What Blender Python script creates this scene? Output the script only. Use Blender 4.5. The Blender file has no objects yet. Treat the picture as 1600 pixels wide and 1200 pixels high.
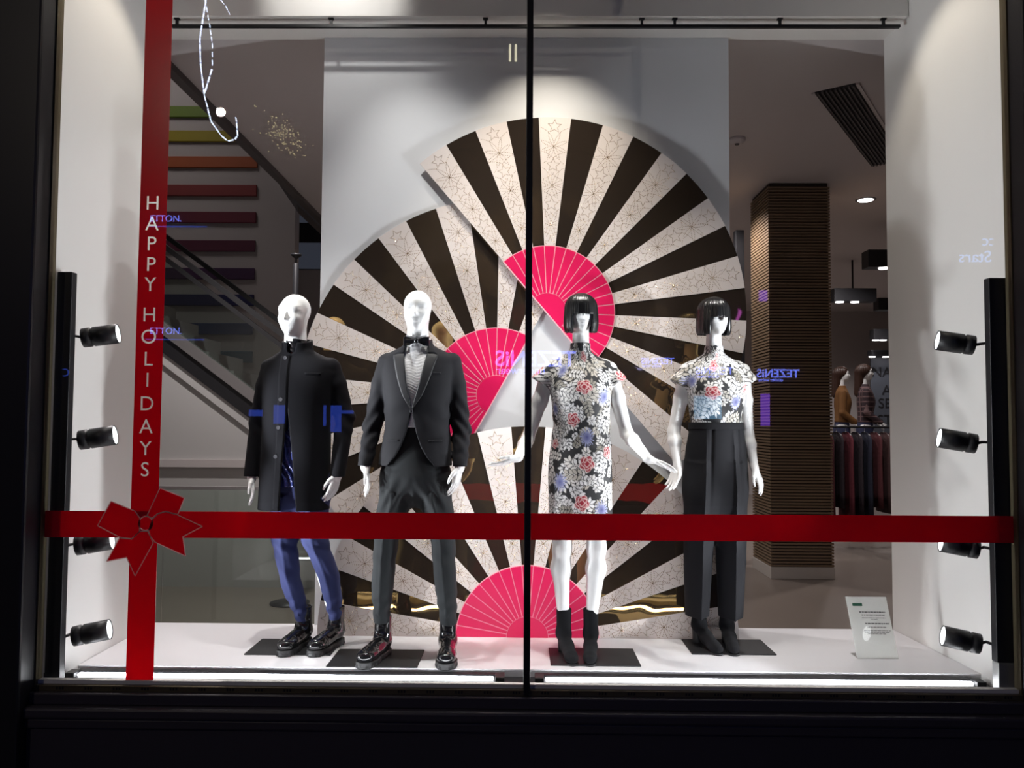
import bpy, bmesh, math, random
import numpy as np
from mathutils import Vector, Matrix

random.seed(7); rng = np.random.default_rng(7)
scene = bpy.context.scene
col = scene.collection
R = math.radians

# ------------------------------------------------------------------ camera
cam_data = bpy.data.cameras.new('camera'); cam = bpy.data.objects.new('camera', cam_data); col.objects.link(cam)
cam_data.sensor_width = 36.0; cam_data.lens = 1250.0/1600.0*36.0; cam_data.clip_end = 200
cam.matrix_world = Matrix.Translation((0, -3.66, 1.215)) @ Matrix.Rotation(R(0.69), 4, 'Z') @ Matrix.Rotation(R(92.66), 4, 'X') @ Matrix.Rotation(R(0.36), 4, 'Z')
scene.camera = cam
# ------------------------------------------------------------------ world: night street
world = bpy.data.worlds.new('night'); scene.world = world; world.use_nodes = True
world.node_tree.nodes['Background'].inputs[0].default_value = (0.30, 0.33, 0.45, 1)
world.node_tree.nodes['Background'].inputs[1].default_value = 0.09
# ------------------------------------------------------------------ exposure
vs = scene.view_settings
vs.view_transform = 'Standard'; vs.look = 'None'; vs.gamma = 1.0; vs.use_curve_mapping = False; vs.exposure = 0.0
scene.cycles.max_bounces = 8; scene.cycles.diffuse_bounces = 4; scene.cycles.glossy_bounces = 4; scene.cycles.transparent_max_bounces = 16
scene.cycles.sample_clamp_indirect = 6.0
scene.cycles.caustics_reflective = False; scene.cycles.caustics_refractive = False

# ------------------------------------------------------------------ lights of the place
def light(name, kind, loc, target, power, color=(1, 1, 1), size=0.06, angle=50, blend=0.5, sy=None):
    d = bpy.data.lights.new(name, kind); d.energy = power; d.color = color
    if kind == 'SPOT':
        d.spot_size = R(angle); d.spot_blend = blend; d.shadow_soft_size = size
    elif kind == 'AREA':
        d.size = size
        if sy: d.shape = 'RECTANGLE'; d.size_y = sy
    else: d.shadow_soft_size = size
    o = bpy.data.objects.new(name, d); col.objects.link(o); o.location = loc
    v = Vector(target) - Vector(loc)
    o.rotation_euler = v.to_track_quat('-Z', 'Y').to_euler()
    return o
COOL = (0.93, 0.96, 1.0); WARM = (1.0, 0.90, 0.76); NEUT = (1.0, 0.97, 0.93)
# ceiling spots of the display, above the top of the picture
light('ceiling_spot', 'SPOT', (0.15, 0.28, 3.95), (0.15, 1.10, 2.25), 180, WARM, 0.04, 62, 1.0)
light('ceiling_spot', 'SPOT', (-0.70, 0.25, 3.95), (-0.55, 1.10, 2.05), 105, NEUT, 0.04, 60, 1.0)
light('ceiling_spot', 'SPOT', (-1.45, 0.12, 3.95), (-1.20, 0.62, 1.30), 200, NEUT, 0.04, 44, 0.8)
light('ceiling_spot', 'SPOT', (-0.45, 0.10, 3.95), (-0.55, 0.45, 1.30), 200, NEUT, 0.04, 44, 0.8)
light('ceiling_spot', 'SPOT', (0.40, 0.10, 3.95), (0.32, 0.52, 1.20), 200, NEUT, 0.04, 44, 0.8)
light('ceiling_spot', 'SPOT', (1.25, 0.12, 3.95), (1.06, 0.72, 1.30), 200, NEUT, 0.04, 44, 0.8)
light('ceiling_spot', 'SPOT', (1.55, 0.45, 3.95), (2.25, 0.40, 2.10), 32, WARM, 0.02, 75, 0.5)
light('ceiling_spot', 'SPOT', (-1.55, 0.45, 3.95), (-2.2, 0.35, 2.10), 32, WARM, 0.02, 75, 0.5)
light('beam_wash', 'SPOT', (-1.10, 0.30, 3.90), (-1.10, 0.87, 3.75), 20, NEUT, 0.03, 80, 0.5)
# shop lamps behind; one near the left balustrade added to brighten the escalator wall
for (x, y, p) in [(1.9, 4.6, 22), (3.7, 4.8, 26), (4.4, 7.2, 20), (6.2, 10.6, 34), (-1.9, 2.5, 50), (-2.2, 9.5, 45), (2.2, 9.0, 30)]:
    light('shop_downlight_and_fill', 'SPOT', (x, y, 3.55), (x, y, 0), p*6.5, (1.0, 0.92, 0.91), 0.05, 140, 0.6)
light('street_lamp', 'POINT', (-4.5, -8.0, 5.78), (0, 0, 0), 170, (1.0, 0.85, 0.68), 0.06)
light('atrium_lamp', 'AREA', (-4.3, 4.9, 6.6), (-4.6, 6.5, 2.5), 60, (1.0, 0.92, 0.90), 1.2)

# ------------------------------------------------------------------ materials
MATS = {}
def mat(name, base, rough=0.5, metal=0.0, bump=None, spec=0.5, coat=0.0, sheen=0.0, emit=None, es=0.0, var=None):
    m = bpy.data.materials.new(name); m.use_nodes = True; nt = m.node_tree; b = nt.nodes['Principled BSDF']
    b.inputs['Base Color'].default_value = (*base, 1); b.inputs['Roughness'].default_value = rough; b.inputs['Metallic'].default_value = metal
    b.inputs['Specular IOR Level'].default_value = spec; b.inputs['Coat Weight'].default_value = coat; b.inputs['Coat Roughness'].default_value = 0.08
    b.inputs['Sheen Weight'].default_value = sheen
    if emit: b.inputs['Emission Color'].default_value = (*emit, 1); b.inputs['Emission Strength'].default_value = es
    if bump or var:
        tc = nt.nodes.new('ShaderNodeTexCoord')
    if bump:
        sc, st, dist = bump
        n = nt.nodes.new('ShaderNodeTexNoise'); n.inputs['Scale'].default_value = sc; n.inputs['Detail'].default_value = 3
        bp = nt.nodes.new('ShaderNodeBump'); bp.inputs['Strength'].default_value = st; bp.inputs['Distance'].default_value = dist
        nt.links.new(tc.outputs['Object'], n.inputs['Vector']); nt.links.new(n.outputs['Fac'], bp.inputs['Height']); nt.links.new(bp.outputs['Normal'], b.inputs['Normal'])
    if var:
        sc, amt = var
        n2 = nt.nodes.new('ShaderNodeTexNoise'); n2.inputs['Scale'].default_value = sc; n2.inputs['Detail'].default_value = 4
        mx = nt.nodes.new('ShaderNodeMix'); mx.data_type = 'RGBA'
        mx.inputs[6].default_value = (*[c*(1-amt) for c in base], 1); mx.inputs[7].default_value = (*[min(1, c*(1+amt)) for c in base], 1)
        nt.links.new(tc.outputs['Object'], n2.inputs['Vector']); nt.links.new(n2.outputs['Fac'], mx.inputs[0]); nt.links.new(mx.outputs[2], b.inputs['Base Color'])
    MATS[name] = m
    return m
def emis(name, c, s):
    m = bpy.data.materials.new(name); m.use_nodes = True; nt = m.node_tree; nt.nodes.clear()
    e = nt.nodes.new('ShaderNodeEmission'); e.inputs[0].default_value = (*c, 1); e.inputs[1].default_value = s
    o = nt.nodes.new('ShaderNodeOutputMaterial'); nt.links.new(e.outputs[0], o.inputs[0]); MATS[name] = m
    return m
def glass(name, tint, f0=0.04, rough=0.0):
    """clear pane: what is behind it, plus a Schlick share of what it mirrors"""
    m = bpy.data.materials.new(name); m.use_nodes = True; nt = m.node_tree; nt.nodes.clear()
    t = nt.nodes.new('ShaderNodeBsdfTransparent'); t.inputs[0].default_value = (*tint, 1)
    g = nt.nodes.new('ShaderNodeBsdfGlossy'); g.inputs['Roughness'].default_value = rough
    lw = nt.nodes.new('ShaderNodeLayerWeight'); lw.inputs['Blend'].default_value = 0.5
    p = nt.nodes.new('ShaderNodeMath'); p.operation = 'POWER'; p.inputs[1].default_value = 5
    a = nt.nodes.new('ShaderNodeMath'); a.operation = 'MULTIPLY_ADD'; a.inputs[1].default_value = 1-f0; a.inputs[2].default_value = f0
    mx = nt.nodes.new('ShaderNodeMixShader'); o = nt.nodes.new('ShaderNodeOutputMaterial')
    nt.links.new(lw.outputs['Facing'], p.inputs[0]); nt.links.new(p.outputs[0], a.inputs[0]); nt.links.new(a.outputs[0], mx.inputs[0])
    nt.links.new(t.outputs[0], mx.inputs[1]); nt.links.new(g.outputs[0], mx.inputs[2]); nt.links.new(mx.outputs[0], o.inputs[0]); MATS[name] = m
    return m
def vinyl(name, c):
    m = bpy.data.materials.new(name); m.use_nodes = True; nt = m.node_tree; nt.nodes.clear()
    d = nt.nodes.new('ShaderNodeBsdfDiffuse'); d.inputs[0].default_value = (*c, 1)
    t = nt.nodes.new('ShaderNodeBsdfTranslucent'); t.inputs[0].default_value = (*c, 1)
    g = nt.nodes.new('ShaderNodeBsdfGlossy'); g.inputs['Roughness'].default_value = 0.25; g.inputs[0].default_value = (1, 1, 1, 1)
    m1 = nt.nodes.new('ShaderNodeMixShader'); m1.inputs[0].default_value = 0.55
    m2 = nt.nodes.new('ShaderNodeMixShader'); m2.inputs[0].default_value = 0.02
    o = nt.nodes.new('ShaderNodeOutputMaterial')
    nt.links.new(d.outputs[0], m1.inputs[1]); nt.links.new(t.outputs[0], m1.inputs[2]); nt.links.new(m1.outputs[0], m2.inputs[1]); nt.links.new(g.outputs[0], m2.inputs[2]); nt.links.new(m2.outputs[0], o.inputs[0]); MATS[name] = m
    return m

mat('wall_white', (0.80, 0.78, 0.75), 0.55, bump=(60, 0.04, 0.002))
mat('panel_white', (0.70, 0.71, 0.73), 0.5, bump=(40, 0.03, 0.002))
mat('plinth_white', (0.80, 0.79, 0.82), 0.32, bump=(3, 0.15, 0.01))
mat('black_metal', (0.012, 0.012, 0.014), 0.45, spec=0.4)
mat('black_frame', (0.020, 0.018, 0.023), 0.4, spec=0.5, bump=(30, 0.05, 0.002))
mat('base_paint', (0.055, 0.048, 0.062), 0.38, spec=0.5, bump=(30, 0.05, 0.002))
mat('brass_dull', (0.16, 0.13, 0.08), 0.4, metal=0.6)
mat('stone', (0.10, 0.085, 0.07), 0.8, bump=(14, 0.3, 0.01), var=(5, 0.3))
mat('grey_metal', (0.30, 0.30, 0.30), 0.4, metal=0.5)
mat('fan_white', (0.67, 0.60, 0.57), 0.42, bump=(80, 0.03, 0.001))
mat('pink', (0.66, 0.006, 0.085), 0.38)
mat('pink_line', (0.85, 0.42, 0.47), 0.5)
mat('gem', (0.46, 0.32, 0.17), 0.22, metal=0.75)
mat('mannequin_white', (0.86, 0.86, 0.85), 0.38, coat=0.25)
mat('coat_wool', (0.0042, 0.0042, 0.006), 0.85, bump=(420, 0.25, 0.002), spec=0.12, sheen=0.02)
mat('suit_wool', (0.0095, 0.0095, 0.0125), 0.75, bump=(500, 0.2, 0.001), spec=0.2, sheen=0.03)
mat('suit_satin', (0.008, 0.008, 0.0105), 0.6, bump=(300, 0.1, 0.001))
mat('suit_trouser', (0.019, 0.0215, 0.0235), 0.8, bump=(500, 0.2, 0.001), spec=0.2, sheen=0.04)
mat('blue_trouser', (0.020, 0.026, 0.085), 0.8, bump=(500, 0.2, 0.001), spec=0.2, sheen=0.05)
mat('blue_lining', (0.020, 0.030, 0.13), 0.25, bump=(40, 0.8, 0.01))
mat('black_trouser', (0.0085, 0.0085, 0.0105), 0.8, bump=(500, 0.2, 0.001), spec=0.15, sheen=0.03)
mat('shirt_white', (0.92, 0.92, 0.94), 0.6, bump=(80, 0.4, 0.004))
mat('bow_satin', (0.008, 0.008, 0.010), 0.22)
mat('patent', (0.006, 0.006, 0.007), 0.10, coat=0.6, bump=(45, 0.12, 0.003))
mat('rubber', (0.010, 0.010, 0.011), 0.55)
mat('suede', (0.008, 0.008, 0.0095), 0.9, bump=(600, 0.3, 0.001), spec=0.12, sheen=0.03)
mat('button_dark', (0.09, 0.09, 0.10), 0.15, coat=0.6)
mat('base_plate', (0.017, 0.017, 0.019), 0.5, spec=0.3)
mat('acrylic_card', (0.93, 0.93, 0.91), 0.25, coat=0.5)
mat('green_tag', (0.03, 0.13, 0.08), 0.5)
mat('ink', (0.13, 0.13, 0.13), 0.7)
mat('silver_line', (0.55, 0.42, 0.40), 0.5)
mat('led_housing', (0.014, 0.013, 0.015), 0.5, spec=0.2)
mat('shop_wall', (0.46, 0.42, 0.41), 0.7, bump=(30, 0.03, 0.002))
mat('shop_ceiling', (0.62, 0.58, 0.58), 0.8)
mat('shop_floor', (0.20, 0.165, 0.14), 0.28, var=(2, 0.06))
mat('escalator_grey', (0.42, 0.41, 0.40), 0.6)
mat('escalator_steel', (0.30, 0.29, 0.29), 0.3, metal=0.7)
mat('rib_brown', (0.20, 0.135, 0.080), 0.6, var=(4, 0.25)); mat('rib_core', (0.03, 0.02, 0.012), 0.8)
mat('stone_base', (0.50, 0.46, 0.42), 0.6)
mat('vent_metal', (0.10, 0.09, 0.09), 0.6)
mat('hair_brown', (0.035, 0.014, 0.008), 0.45)
mat('mustard', (0.15, 0.062, 0.012), 0.8, bump=(80, 0.4, 0.004))
mat('plaid', (0.05, 0.014, 0.02), 0.8)
mat('denim', (0.02, 0.025, 0.07), 0.8)
mat('facade', (0.02, 0.018, 0.018), 0.8)
mat('asphalt', (0.03, 0.03, 0.032), 0.8, bump=(40, 0.4, 0.01))
glass('window_glass', (0.985, 0.99, 0.99), 0.040)
glass('rail_glass', (0.80, 0.86, 0.83), 0.05)
glass('acrylic', (0.97, 0.97, 0.96), 0.05)
vinyl('ribbon_red', (0.70, 0.003, 0.046)); vinyl('pale_vinyl', (0.80, 0.55, 0.55))
emis('led_white', (0.95, 0.96, 1.0), 28.0)
emis('lens_white', (0.95, 0.97, 1.0), 4.0)
emis('downlight_white', (1.0, 0.93, 0.95), 12.0)
emis('sign_blue', (0.16, 0.22, 1.0), 11.0)
emis('sign_cyan', (0.28, 0.48, 1.0), 5.0)
emis('win_blue', (0.06, 0.13, 0.9), 3.0)
emis('win_pale', (0.25, 0.62, 1.0), 3.2)
emis('win_purple', (0.30, 0.08, 1.0), 4.0)
emis('festoon_white', (0.62, 0.72, 1.0), 26.0)
emis('warm_point', (1.0, 0.85, 0.40), 14.0)
emis('tube_warm', (1.0, 0.93, 0.62), 9.0)
for i, c in enumerate([(0.13, 0.20, 0.02), (0.30, 0.24, 0.01), (0.36, 0.08, 0.02), (0.22, 0.03, 0.03), (0.13, 0.012, 0.03), (0.09, 0.012, 0.035), (0.05, 0.015, 0.06), (0.018, 0.02, 0.09), (0.015, 0.04, 0.13), (0.02, 0.09, 0.14), (0.02, 0.06, 0.08)]):
    mat('stripe_paint_%d' % i, c, 0.6)
# dark bronze mirror: slightly wavy film
def mirror():
    m = mat('bronze_mirror', (0.50, 0.33, 0.13), 0.03, metal=1.0); nt = m.node_tree; b = nt.nodes['Principled BSDF']
    tc = nt.nodes.new('ShaderNodeTexCoord'); n = nt.nodes.new('ShaderNodeTexNoise'); n.inputs['Scale'].default_value = 5; n.inputs['Detail'].default_value = 1
    bp = nt.nodes.new('ShaderNodeBump'); bp.inputs['Strength'].default_value = 0.12; bp.inputs['Distance'].default_value = 0.02
    nt.links.new(tc.outputs['Object'], n.inputs['Vector']); nt.links.new(n.outputs['Fac'], bp.inputs['Height']); nt.links.new(bp.outputs['Normal'], b.inputs['Normal'])
    d = nt.nodes.new('ShaderNodeBsdfDiffuse'); d.inputs[0].default_value = (0.045, 0.033, 0.026, 1)
    mx = nt.nodes.new('ShaderNodeMixShader'); mx.inputs[0].default_value = 0.5
    o = nt.nodes['Material Output']; nt.links.new(d.outputs[0], mx.inputs[1]); nt.links.new(b.outputs[0], mx.inputs[2]); nt.links.new(mx.outputs[0], o.inputs[0])
mirror()
def plaid_mat():
    nt = MATS['plaid'].node_tree; tc = nt.nodes.new('ShaderNodeTexCoord'); fac = None
    for d in ('X', 'Z'):
        w = nt.nodes.new('ShaderNodeTexWave'); w.bands_direction = d; w.inputs['Scale'].default_value = 4.5; nt.links.new(tc.outputs['Object'], w.inputs['Vector'])
        g = nt.nodes.new('ShaderNodeMath'); g.operation = 'GREATER_THAN'; g.inputs[1].default_value = 0.86; nt.links.new(w.outputs['Fac'], g.inputs[0])
        if fac is None: fac = g
        else:
            a = nt.nodes.new('ShaderNodeMath'); a.operation = 'MAXIMUM'; nt.links.new(fac.outputs[0], a.inputs[0]); nt.links.new(g.outputs[0], a.inputs[1]); fac = a
    mx = nt.nodes.new('ShaderNodeMix'); mx.data_type = 'RGBA'; mx.inputs[6].default_value = (0.022, 0.008, 0.012, 1); mx.inputs[7].default_value = (0.13, 0.075, 0.075, 1)
    nt.links.new(fac.outputs[0], mx.inputs[0]); nt.links.new(mx.outputs[2], nt.nodes['Principled BSDF'].inputs['Base Color'])
plaid_mat()
# printed cloth: colour comes from the print stored on the mesh
def print_mat():
    m = mat('floral_print', (0.5, 0.5, 0.5), 0.65, bump=(300, 0.1, 0.001)); nt = m.node_tree
    a = nt.nodes.new('ShaderNodeVertexColor'); a.layer_name = 'print'
    nt.links.new(a.outputs['Color'], nt.nodes['Principled BSDF'].inputs['Base Color'])
print_mat()
# black wig: glossy with fine vertical strands
def hair_mat():
    m = mat('wig_black', (0.006, 0.006, 0.007), 0.28, spec=0.7); nt = m.node_tree
    tc = nt.nodes.new('ShaderNodeTexCoord'); mp = nt.nodes.new('ShaderNodeMapping'); mp.inputs['Scale'].default_value = (260, 260, 6)
    n = nt.nodes.new('ShaderNodeTexNoise'); n.inputs['Scale'].default_value = 1; bp = nt.nodes.new('ShaderNodeBump'); bp.inputs['Strength'].default_value = 0.35; bp.inputs['Distance'].default_value = 0.002
    nt.links.new(tc.outputs['Object'], mp.inputs[0]); nt.links.new(mp.outputs[0], n.inputs['Vector']); nt.links.new(n.outputs['Fac'], bp.inputs['Height']); nt.links.new(bp.outputs['Normal'], nt.nodes['Principled BSDF'].inputs['Normal'])
hair_mat()

# ------------------------------------------------------------------ object helpers
def link(name, me, material, parent=None):
    o = bpy.data.objects.new(name, me); col.objects.link(o)
    if material and not me.materials: me.materials.append(MATS[material] if isinstance(material, str) else material)
    if parent: o.parent = parent
    return o
def mesh_data(name, verts, faces, smooth=False):
    me = bpy.data.meshes.new(name); me.from_pydata([tuple(map(float, v)) for v in verts], [], [tuple(map(int, f)) for f in faces]); me.update()
    if smooth: me.polygons.foreach_set('use_smooth', [True]*len(me.polygons))
    return me
def np_mesh(name, V, Q, smooth=True):
    me = bpy.data.meshes.new(name); V = np.asarray(V, np.float32); Q = np.asarray(Q, np.int32)
    me.vertices.add(len(V)); me.vertices.foreach_set('co', V.ravel())
    k = Q.shape[1]; me.loops.add(Q.size); me.loops.foreach_set('vertex_index', Q.ravel())
    me.polygons.add(len(Q)); me.polygons.foreach_set('loop_start', np.arange(0, Q.size, k, dtype=np.int32)); me.polygons.foreach_set('loop_total', np.full(len(Q), k, np.int32))
    me.update(calc_edges=True); me.validate()
    me.polygons.foreach_set('use_smooth', np.full(len(me.polygons), smooth)); me.update()
    return me
def tag(o, label, cat=None, group=None, kind=None):
    o['label'] = label
    if cat: o['category'] = cat
    if group: o['group'] = group
    if kind: o['kind'] = kind
    return o
def thing(name, label, cat, loc=(0, 0, 0), rz=0.0, group=None, kind=None):
    o = bpy.data.objects.new(name, None); col.objects.link(o); o.location = loc; o.rotation_euler = (0, 0, rz); o.empty_display_size = 0.1
    return tag(o, label, cat, group, kind)

class MB:
    def __init__(s): s.v = []; s.f = []
    def add(s, vs, fs):
        n = len(s.v); s.v += [tuple(v) for v in vs]; s.f += [tuple(i+n for i in f) for f in fs]; return s
    def box(s, x0, x1, y0, y1, z0, z1, M=None):
        vs = [Vector((x, y, z)) for z in (z0, z1) for y in (y0, y1) for x in (x0, x1)]
        if M: vs = [M @ v for v in vs]
        return s.add(vs, [(0, 2, 3, 1), (4, 5, 7, 6), (0, 1, 5, 4), (2, 6, 7, 3), (0, 4, 6, 2), (1, 3, 7, 5)])
    def bbox(s, x0, x1, y0, y1, z0, z1, b):
        bm = bmesh.new(); vs = [bm.verts.new((x, y, z)) for z in (z0, z1) for y in (y0, y1) for x in (x0, x1)]
        for f in [(0, 2, 3, 1), (4, 5, 7, 6), (0, 1, 5, 4), (2, 6, 7, 3), (0, 4, 6, 2), (1, 3, 7, 5)]: bm.faces.new([vs[i] for i in f])
        bmesh.ops.bevel(bm, geom=bm.edges[:], offset=b, segments=2, affect='EDGES', profile=0.5)
        bm.verts.index_update(); s.add([v.co.copy() for v in bm.verts], [[v.index for v in f.verts] for f in bm.faces]); bm.free(); return s
    def tube(s, pts, r, n=10, caps=True, r2=None):
        pts = [Vector(p) for p in pts]; rings = []
        for i, p in enumerate(pts):
            d = (pts[min(i+1, len(pts)-1)] - pts[max(i-1, 0)]).normalized()
            u = d.cross(Vector((0, 0, 1))); u = u.normalized() if u.length > 1e-4 else Vector((1, 0, 0)); w = d.cross(u)
            rr = r if r2 is None else r + (r2-r)*i/(len(pts)-1)
            rings.append([p + u*rr*math.cos(2*math.pi*k/n) + w*rr*math.sin(2*math.pi*k/n) for k in range(n)])
        vs = [v for q in rings for v in q]; fs = []
        for i in range(len(pts)-1):
            for k in range(n): fs.append((i*n+k, i*n+(k+1) % n, (i+1)*n+(k+1) % n, (i+1)*n+k))
        if caps: fs += [tuple(range(n))[::-1], tuple((len(pts)-1)*n+k for k in range(n))]
        return s.add(vs, fs)
    def lathe(s, prof, n=28, M=None):
        """prof: (radius, height) along +Z"""
        vs = []; fs = []
        for (r, z) in prof:
            for k in range(n):
                a = 2*math.pi*k/n; v = Vector((r*math.cos(a), r*math.sin(a), z)); vs.append(M @ v if M else v)
        for i in range(len(prof)-1):
            for k in range(n): fs.append((i*n+k, i*n+(k+1) % n, (i+1)*n+(k+1) % n, (i+1)*n+k))
        fs += [tuple(range(n))[::-1], tuple((len(prof)-1)*n+k for k in range(n))]
        return s.add(vs, fs)
    def prism(s, poly, y0, y1):
        """polygon in XZ extruded along Y"""
        n = len(poly); vs = [(x, y0, z) for x, z in poly]+[(x, y1, z) for x, z in poly]
        fs = [tuple(range(n)), tuple(range(2*n-1, n-1, -1))]+[(i, i+n, (i+1) % n+n, (i+1) % n) for i in range(n)]
        return s.add(vs, fs)
    def build(s, name, material, parent=None, smooth=False):
        me = mesh_data(name, s.v, s.f, smooth)
        bm = bmesh.new(); bm.from_mesh(me); bmesh.ops.recalc_face_normals(bm, faces=bm.faces[:]); bm.to_mesh(me); bm.free()
        if smooth:
            me.polygons.foreach_set('use_smooth', [len(p.vertices) <= 4 for p in me.polygons])
        return link(name, me, material, parent)
def copy_tree(o, parent=None):
    c = o.copy(); col.objects.link(c)
    if parent: c.parent = parent
    for ch in [k for k in bpy.data.objects if k.parent == o]: copy_tree(ch, c)
    return c
def struct(o, label):
    o['kind'] = 'structure'; o['label'] = label; return o
def text_mesh(txt, size, depth=0.002, bold=0.0, align='LEFT'):
    c = bpy.data.curves.new('lettering', 'FONT'); c.body = txt; c.size = size; c.extrude = depth; c.offset = bold; c.align_x = align; c.resolution_u = 4
    o = bpy.data.objects.new('lettering', c); col.objects.link(o); bpy.context.view_layer.update()
    me = bpy.data.meshes.new_from_object(o.evaluated_get(bpy.context.evaluated_depsgraph_get()))
    bpy.data.objects.remove(o); bpy.data.curves.remove(c)
    return me

# ================================================================== STRUCTURE OF THE DISPLAY
# shop window: jambs, mullion, panes
win = bpy.data.objects.new('window_1', None); col.objects.link(win); struct(win, 'large black framed shop window of two tall panes')
MB().box(-2.19, 0.015, -0.008, -0.002, 0.03, 4.1).build('glass_pane', 'window_glass', win)
MB().box(0.045, 2.25, -0.008, -0.002, 0.03, 4.1).build('glass_pane', 'window_glass', win)
MB().bbox(0.015, 0.045, -0.055, -0.0005, 0.0, 4.1, 0.004).build('mullion', 'black_metal', win)
MB().bbox(-2.40, -2.185, -0.14, 0.012, -0.6, 4.2, 0.012).build('jamb', 'black_frame', win)
MB().bbox(2.228, 2.55, -0.14, 0.012, -0.6, 4.2, 0.012).build('jamb', 'black_frame', win)
MB().box(-2.186, -2.178, -0.03, 0.02, 0.0, 4.1).build('glazing_bead', 'brass_dull', win)
MB().box(2.222, 2.229, -0.03, 0.02, 0.0, 4.1).build('glazing_bead', 'brass_dull', win)
MB().box(-2.185, 2.228, -0.012, 0.02, 0.018, 0.034).build('glazing_bead', 'wall_white', win)
MB().bbox(-2.185, 2.228, -0.035, 0.02, -0.008, 0.018, 0.002).build('sill_strip', 'brass_dull', win)
ws = MB()
for i in range(34):
    x = -2.08 + i*0.128
    for k in range(3): ws.box(x+k*0.013, x+k*0.013+0.007, -0.0365, -0.034, 0.001, 0.012)
ws.build('weep_slots', 'black_metal', win)
MB().bbox(-2.40, 2.55, -0.06, 0.02, -0.06, -0.008, 0.006).build('bottom_rail', 'base_paint', win)
MB().bbox(-2.40, 2.55, -0.10, 0.02, -0.11, -0.06, 0.012).build('moulding', 'base_paint', win)
MB().bbox(-2.40, 2.55, -0.085, 0.02, -0.155, -0.11, 0.008).build('moulding', 'base_paint', win)
struct(MB().bbox(-2.40, 2.55, -0.07, 0.02, -0.62, -0.155, 0.004).build('wall_front', 'base_paint'), 'black panelled base wall below the shop window')
pil = bpy.data.objects.new('wall_pilaster', None); col.objects.link(pil); struct(pil, 'dark stone pilaster beside the black window jamb')
z = -0.62
for k in range(6):
    h = 1.02 if k else 1.06
    MB().bbox(-3.4, -2.40, -0.12-0.004*(k % 2), 0.2, z+0.003, z+h-0.003, 0.006).build('stone_block', 'stone', pil); z += h
struct(MB().box(-3.4, -2.40, -0.105, 0.15, -0.62, 5.5).build('wall_core', 'facade', pil), 'mortar behind the stone blocks'); bpy.data.objects['wall_core'].pop('kind'); bpy.data.objects['wall_core'].pop('label')
struct(MB().box(2.55, 5.0, -0.12, 0.2, -0.62, 5.5).build('wall_street', 'black_frame'), 'black street wall right of the window')
struct(MB().box(-3.4, 5.0, -0.14, 0.25, 4.1, 6.0).build('wall_header', 'black_frame'), 'black wall above the shop window')

# side walls, ceiling and beam of the display
struct(MB().add([(-2.182, 0.012, -0.3), (-2.182, 1.16, -0.3), (-2.30, 1.16, -0.3), (-2.30, 0.012, -0.3), (-2.182, 0.012, 4.1), (-2.182, 1.16, 4.1), (-2.30, 1.16, 4.1), (-2.30, 0.012, 4.1)],
    [(0, 1, 2, 3), (4, 7, 6, 5), (0, 4, 5, 1), (1, 5, 6, 2), (2, 6, 7, 3), (3, 7, 4, 0)]).build('wall_left', 'wall_white'), 'white left side wall of the window display')
struct(MB().add([(2.262, 0.012, -0.3), (2.205, 1.16, -0.3), (2.33, 1.16, -0.3), (2.38, 0.012, -0.3), (2.262, 0.012, 4.1), (2.205, 1.16, 4.1), (2.33, 1.16, 4.1), (2.38, 0.012, 4.1)],
    [(0, 3, 2, 1), (4, 5, 6, 7), (0, 1, 5, 4), (1, 2, 6, 5), (2, 3, 7, 6), (3, 0, 4, 7)]).build('wall_right', 'wall_white'), 'white right side wall of the window display')
struct(MB().box(-2.30, 2.38, 0.0, 1.16, 4.1, 4.2).build('ceiling_display', 'wall_white'), 'white ceiling above the window display')
struct(MB().box(-2.182, 2.215, 0.87, 1.16, 3.56, 4.1).build('trim_1', 'wall_white'), 'white beam across the top of the display')
struct(MB().box(-2.30, 2.38, 0.0, 0.321, -0.3, -0.035).build('floor_trough', 'led_housing'), 'dark trough floor behind the glass')

rw = lambda y: 2.2625-(y-0.012)*0.0497-0.003
tag(MB().add([(-2.180, 0.322, -0.3), (rw(0.322), 0.322, -0.3), (rw(1.155), 1.155, -0.3), (-2.180, 1.155, -0.3), (-2.180, 0.322, 0.0), (rw(0.322), 0.322, 0.0), (rw(1.155), 1.155, 0.0), (-2.180, 1.155, 0.0)],
    [(0, 3, 2, 1), (4, 5, 6, 7), (0, 1, 5, 4), (1, 2, 6, 5), (2, 3, 7, 6), (3, 0, 4, 7)]).build('display_plinth', 'plinth_white'), 'low white plinth covering the floor of the display', 'plinth')
tag(MB().bbox(-1.222, 1.250, 1.132, 1.158, 0.0, 3.56, 0.002).build('backdrop_panel', 'panel_white'), 'tall pale grey backdrop board behind the three fans', 'panel')

# thin black rail under the beam
rail = thing('hanging_rail', 'thin black rail on short brackets under the white beam', 'rail', (0, 0.90, 3.515))
MB().box(-2.06, 2.178, -0.011, 0.011, -0.010, 0.006).build('bar', 'black_metal', rail)
for x in (-2.03, -1.125, -0.222, 0.687, 0.878, 1.487, 2.085):
    MB().box(x-0.007, x+0.007, -0.008, 0.008, 0.006, 0.040).box(x-0.015, x+0.015, -0.012, 0.012, 0.038, 0.045).build('bracket', 'black_metal', rail)

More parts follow.
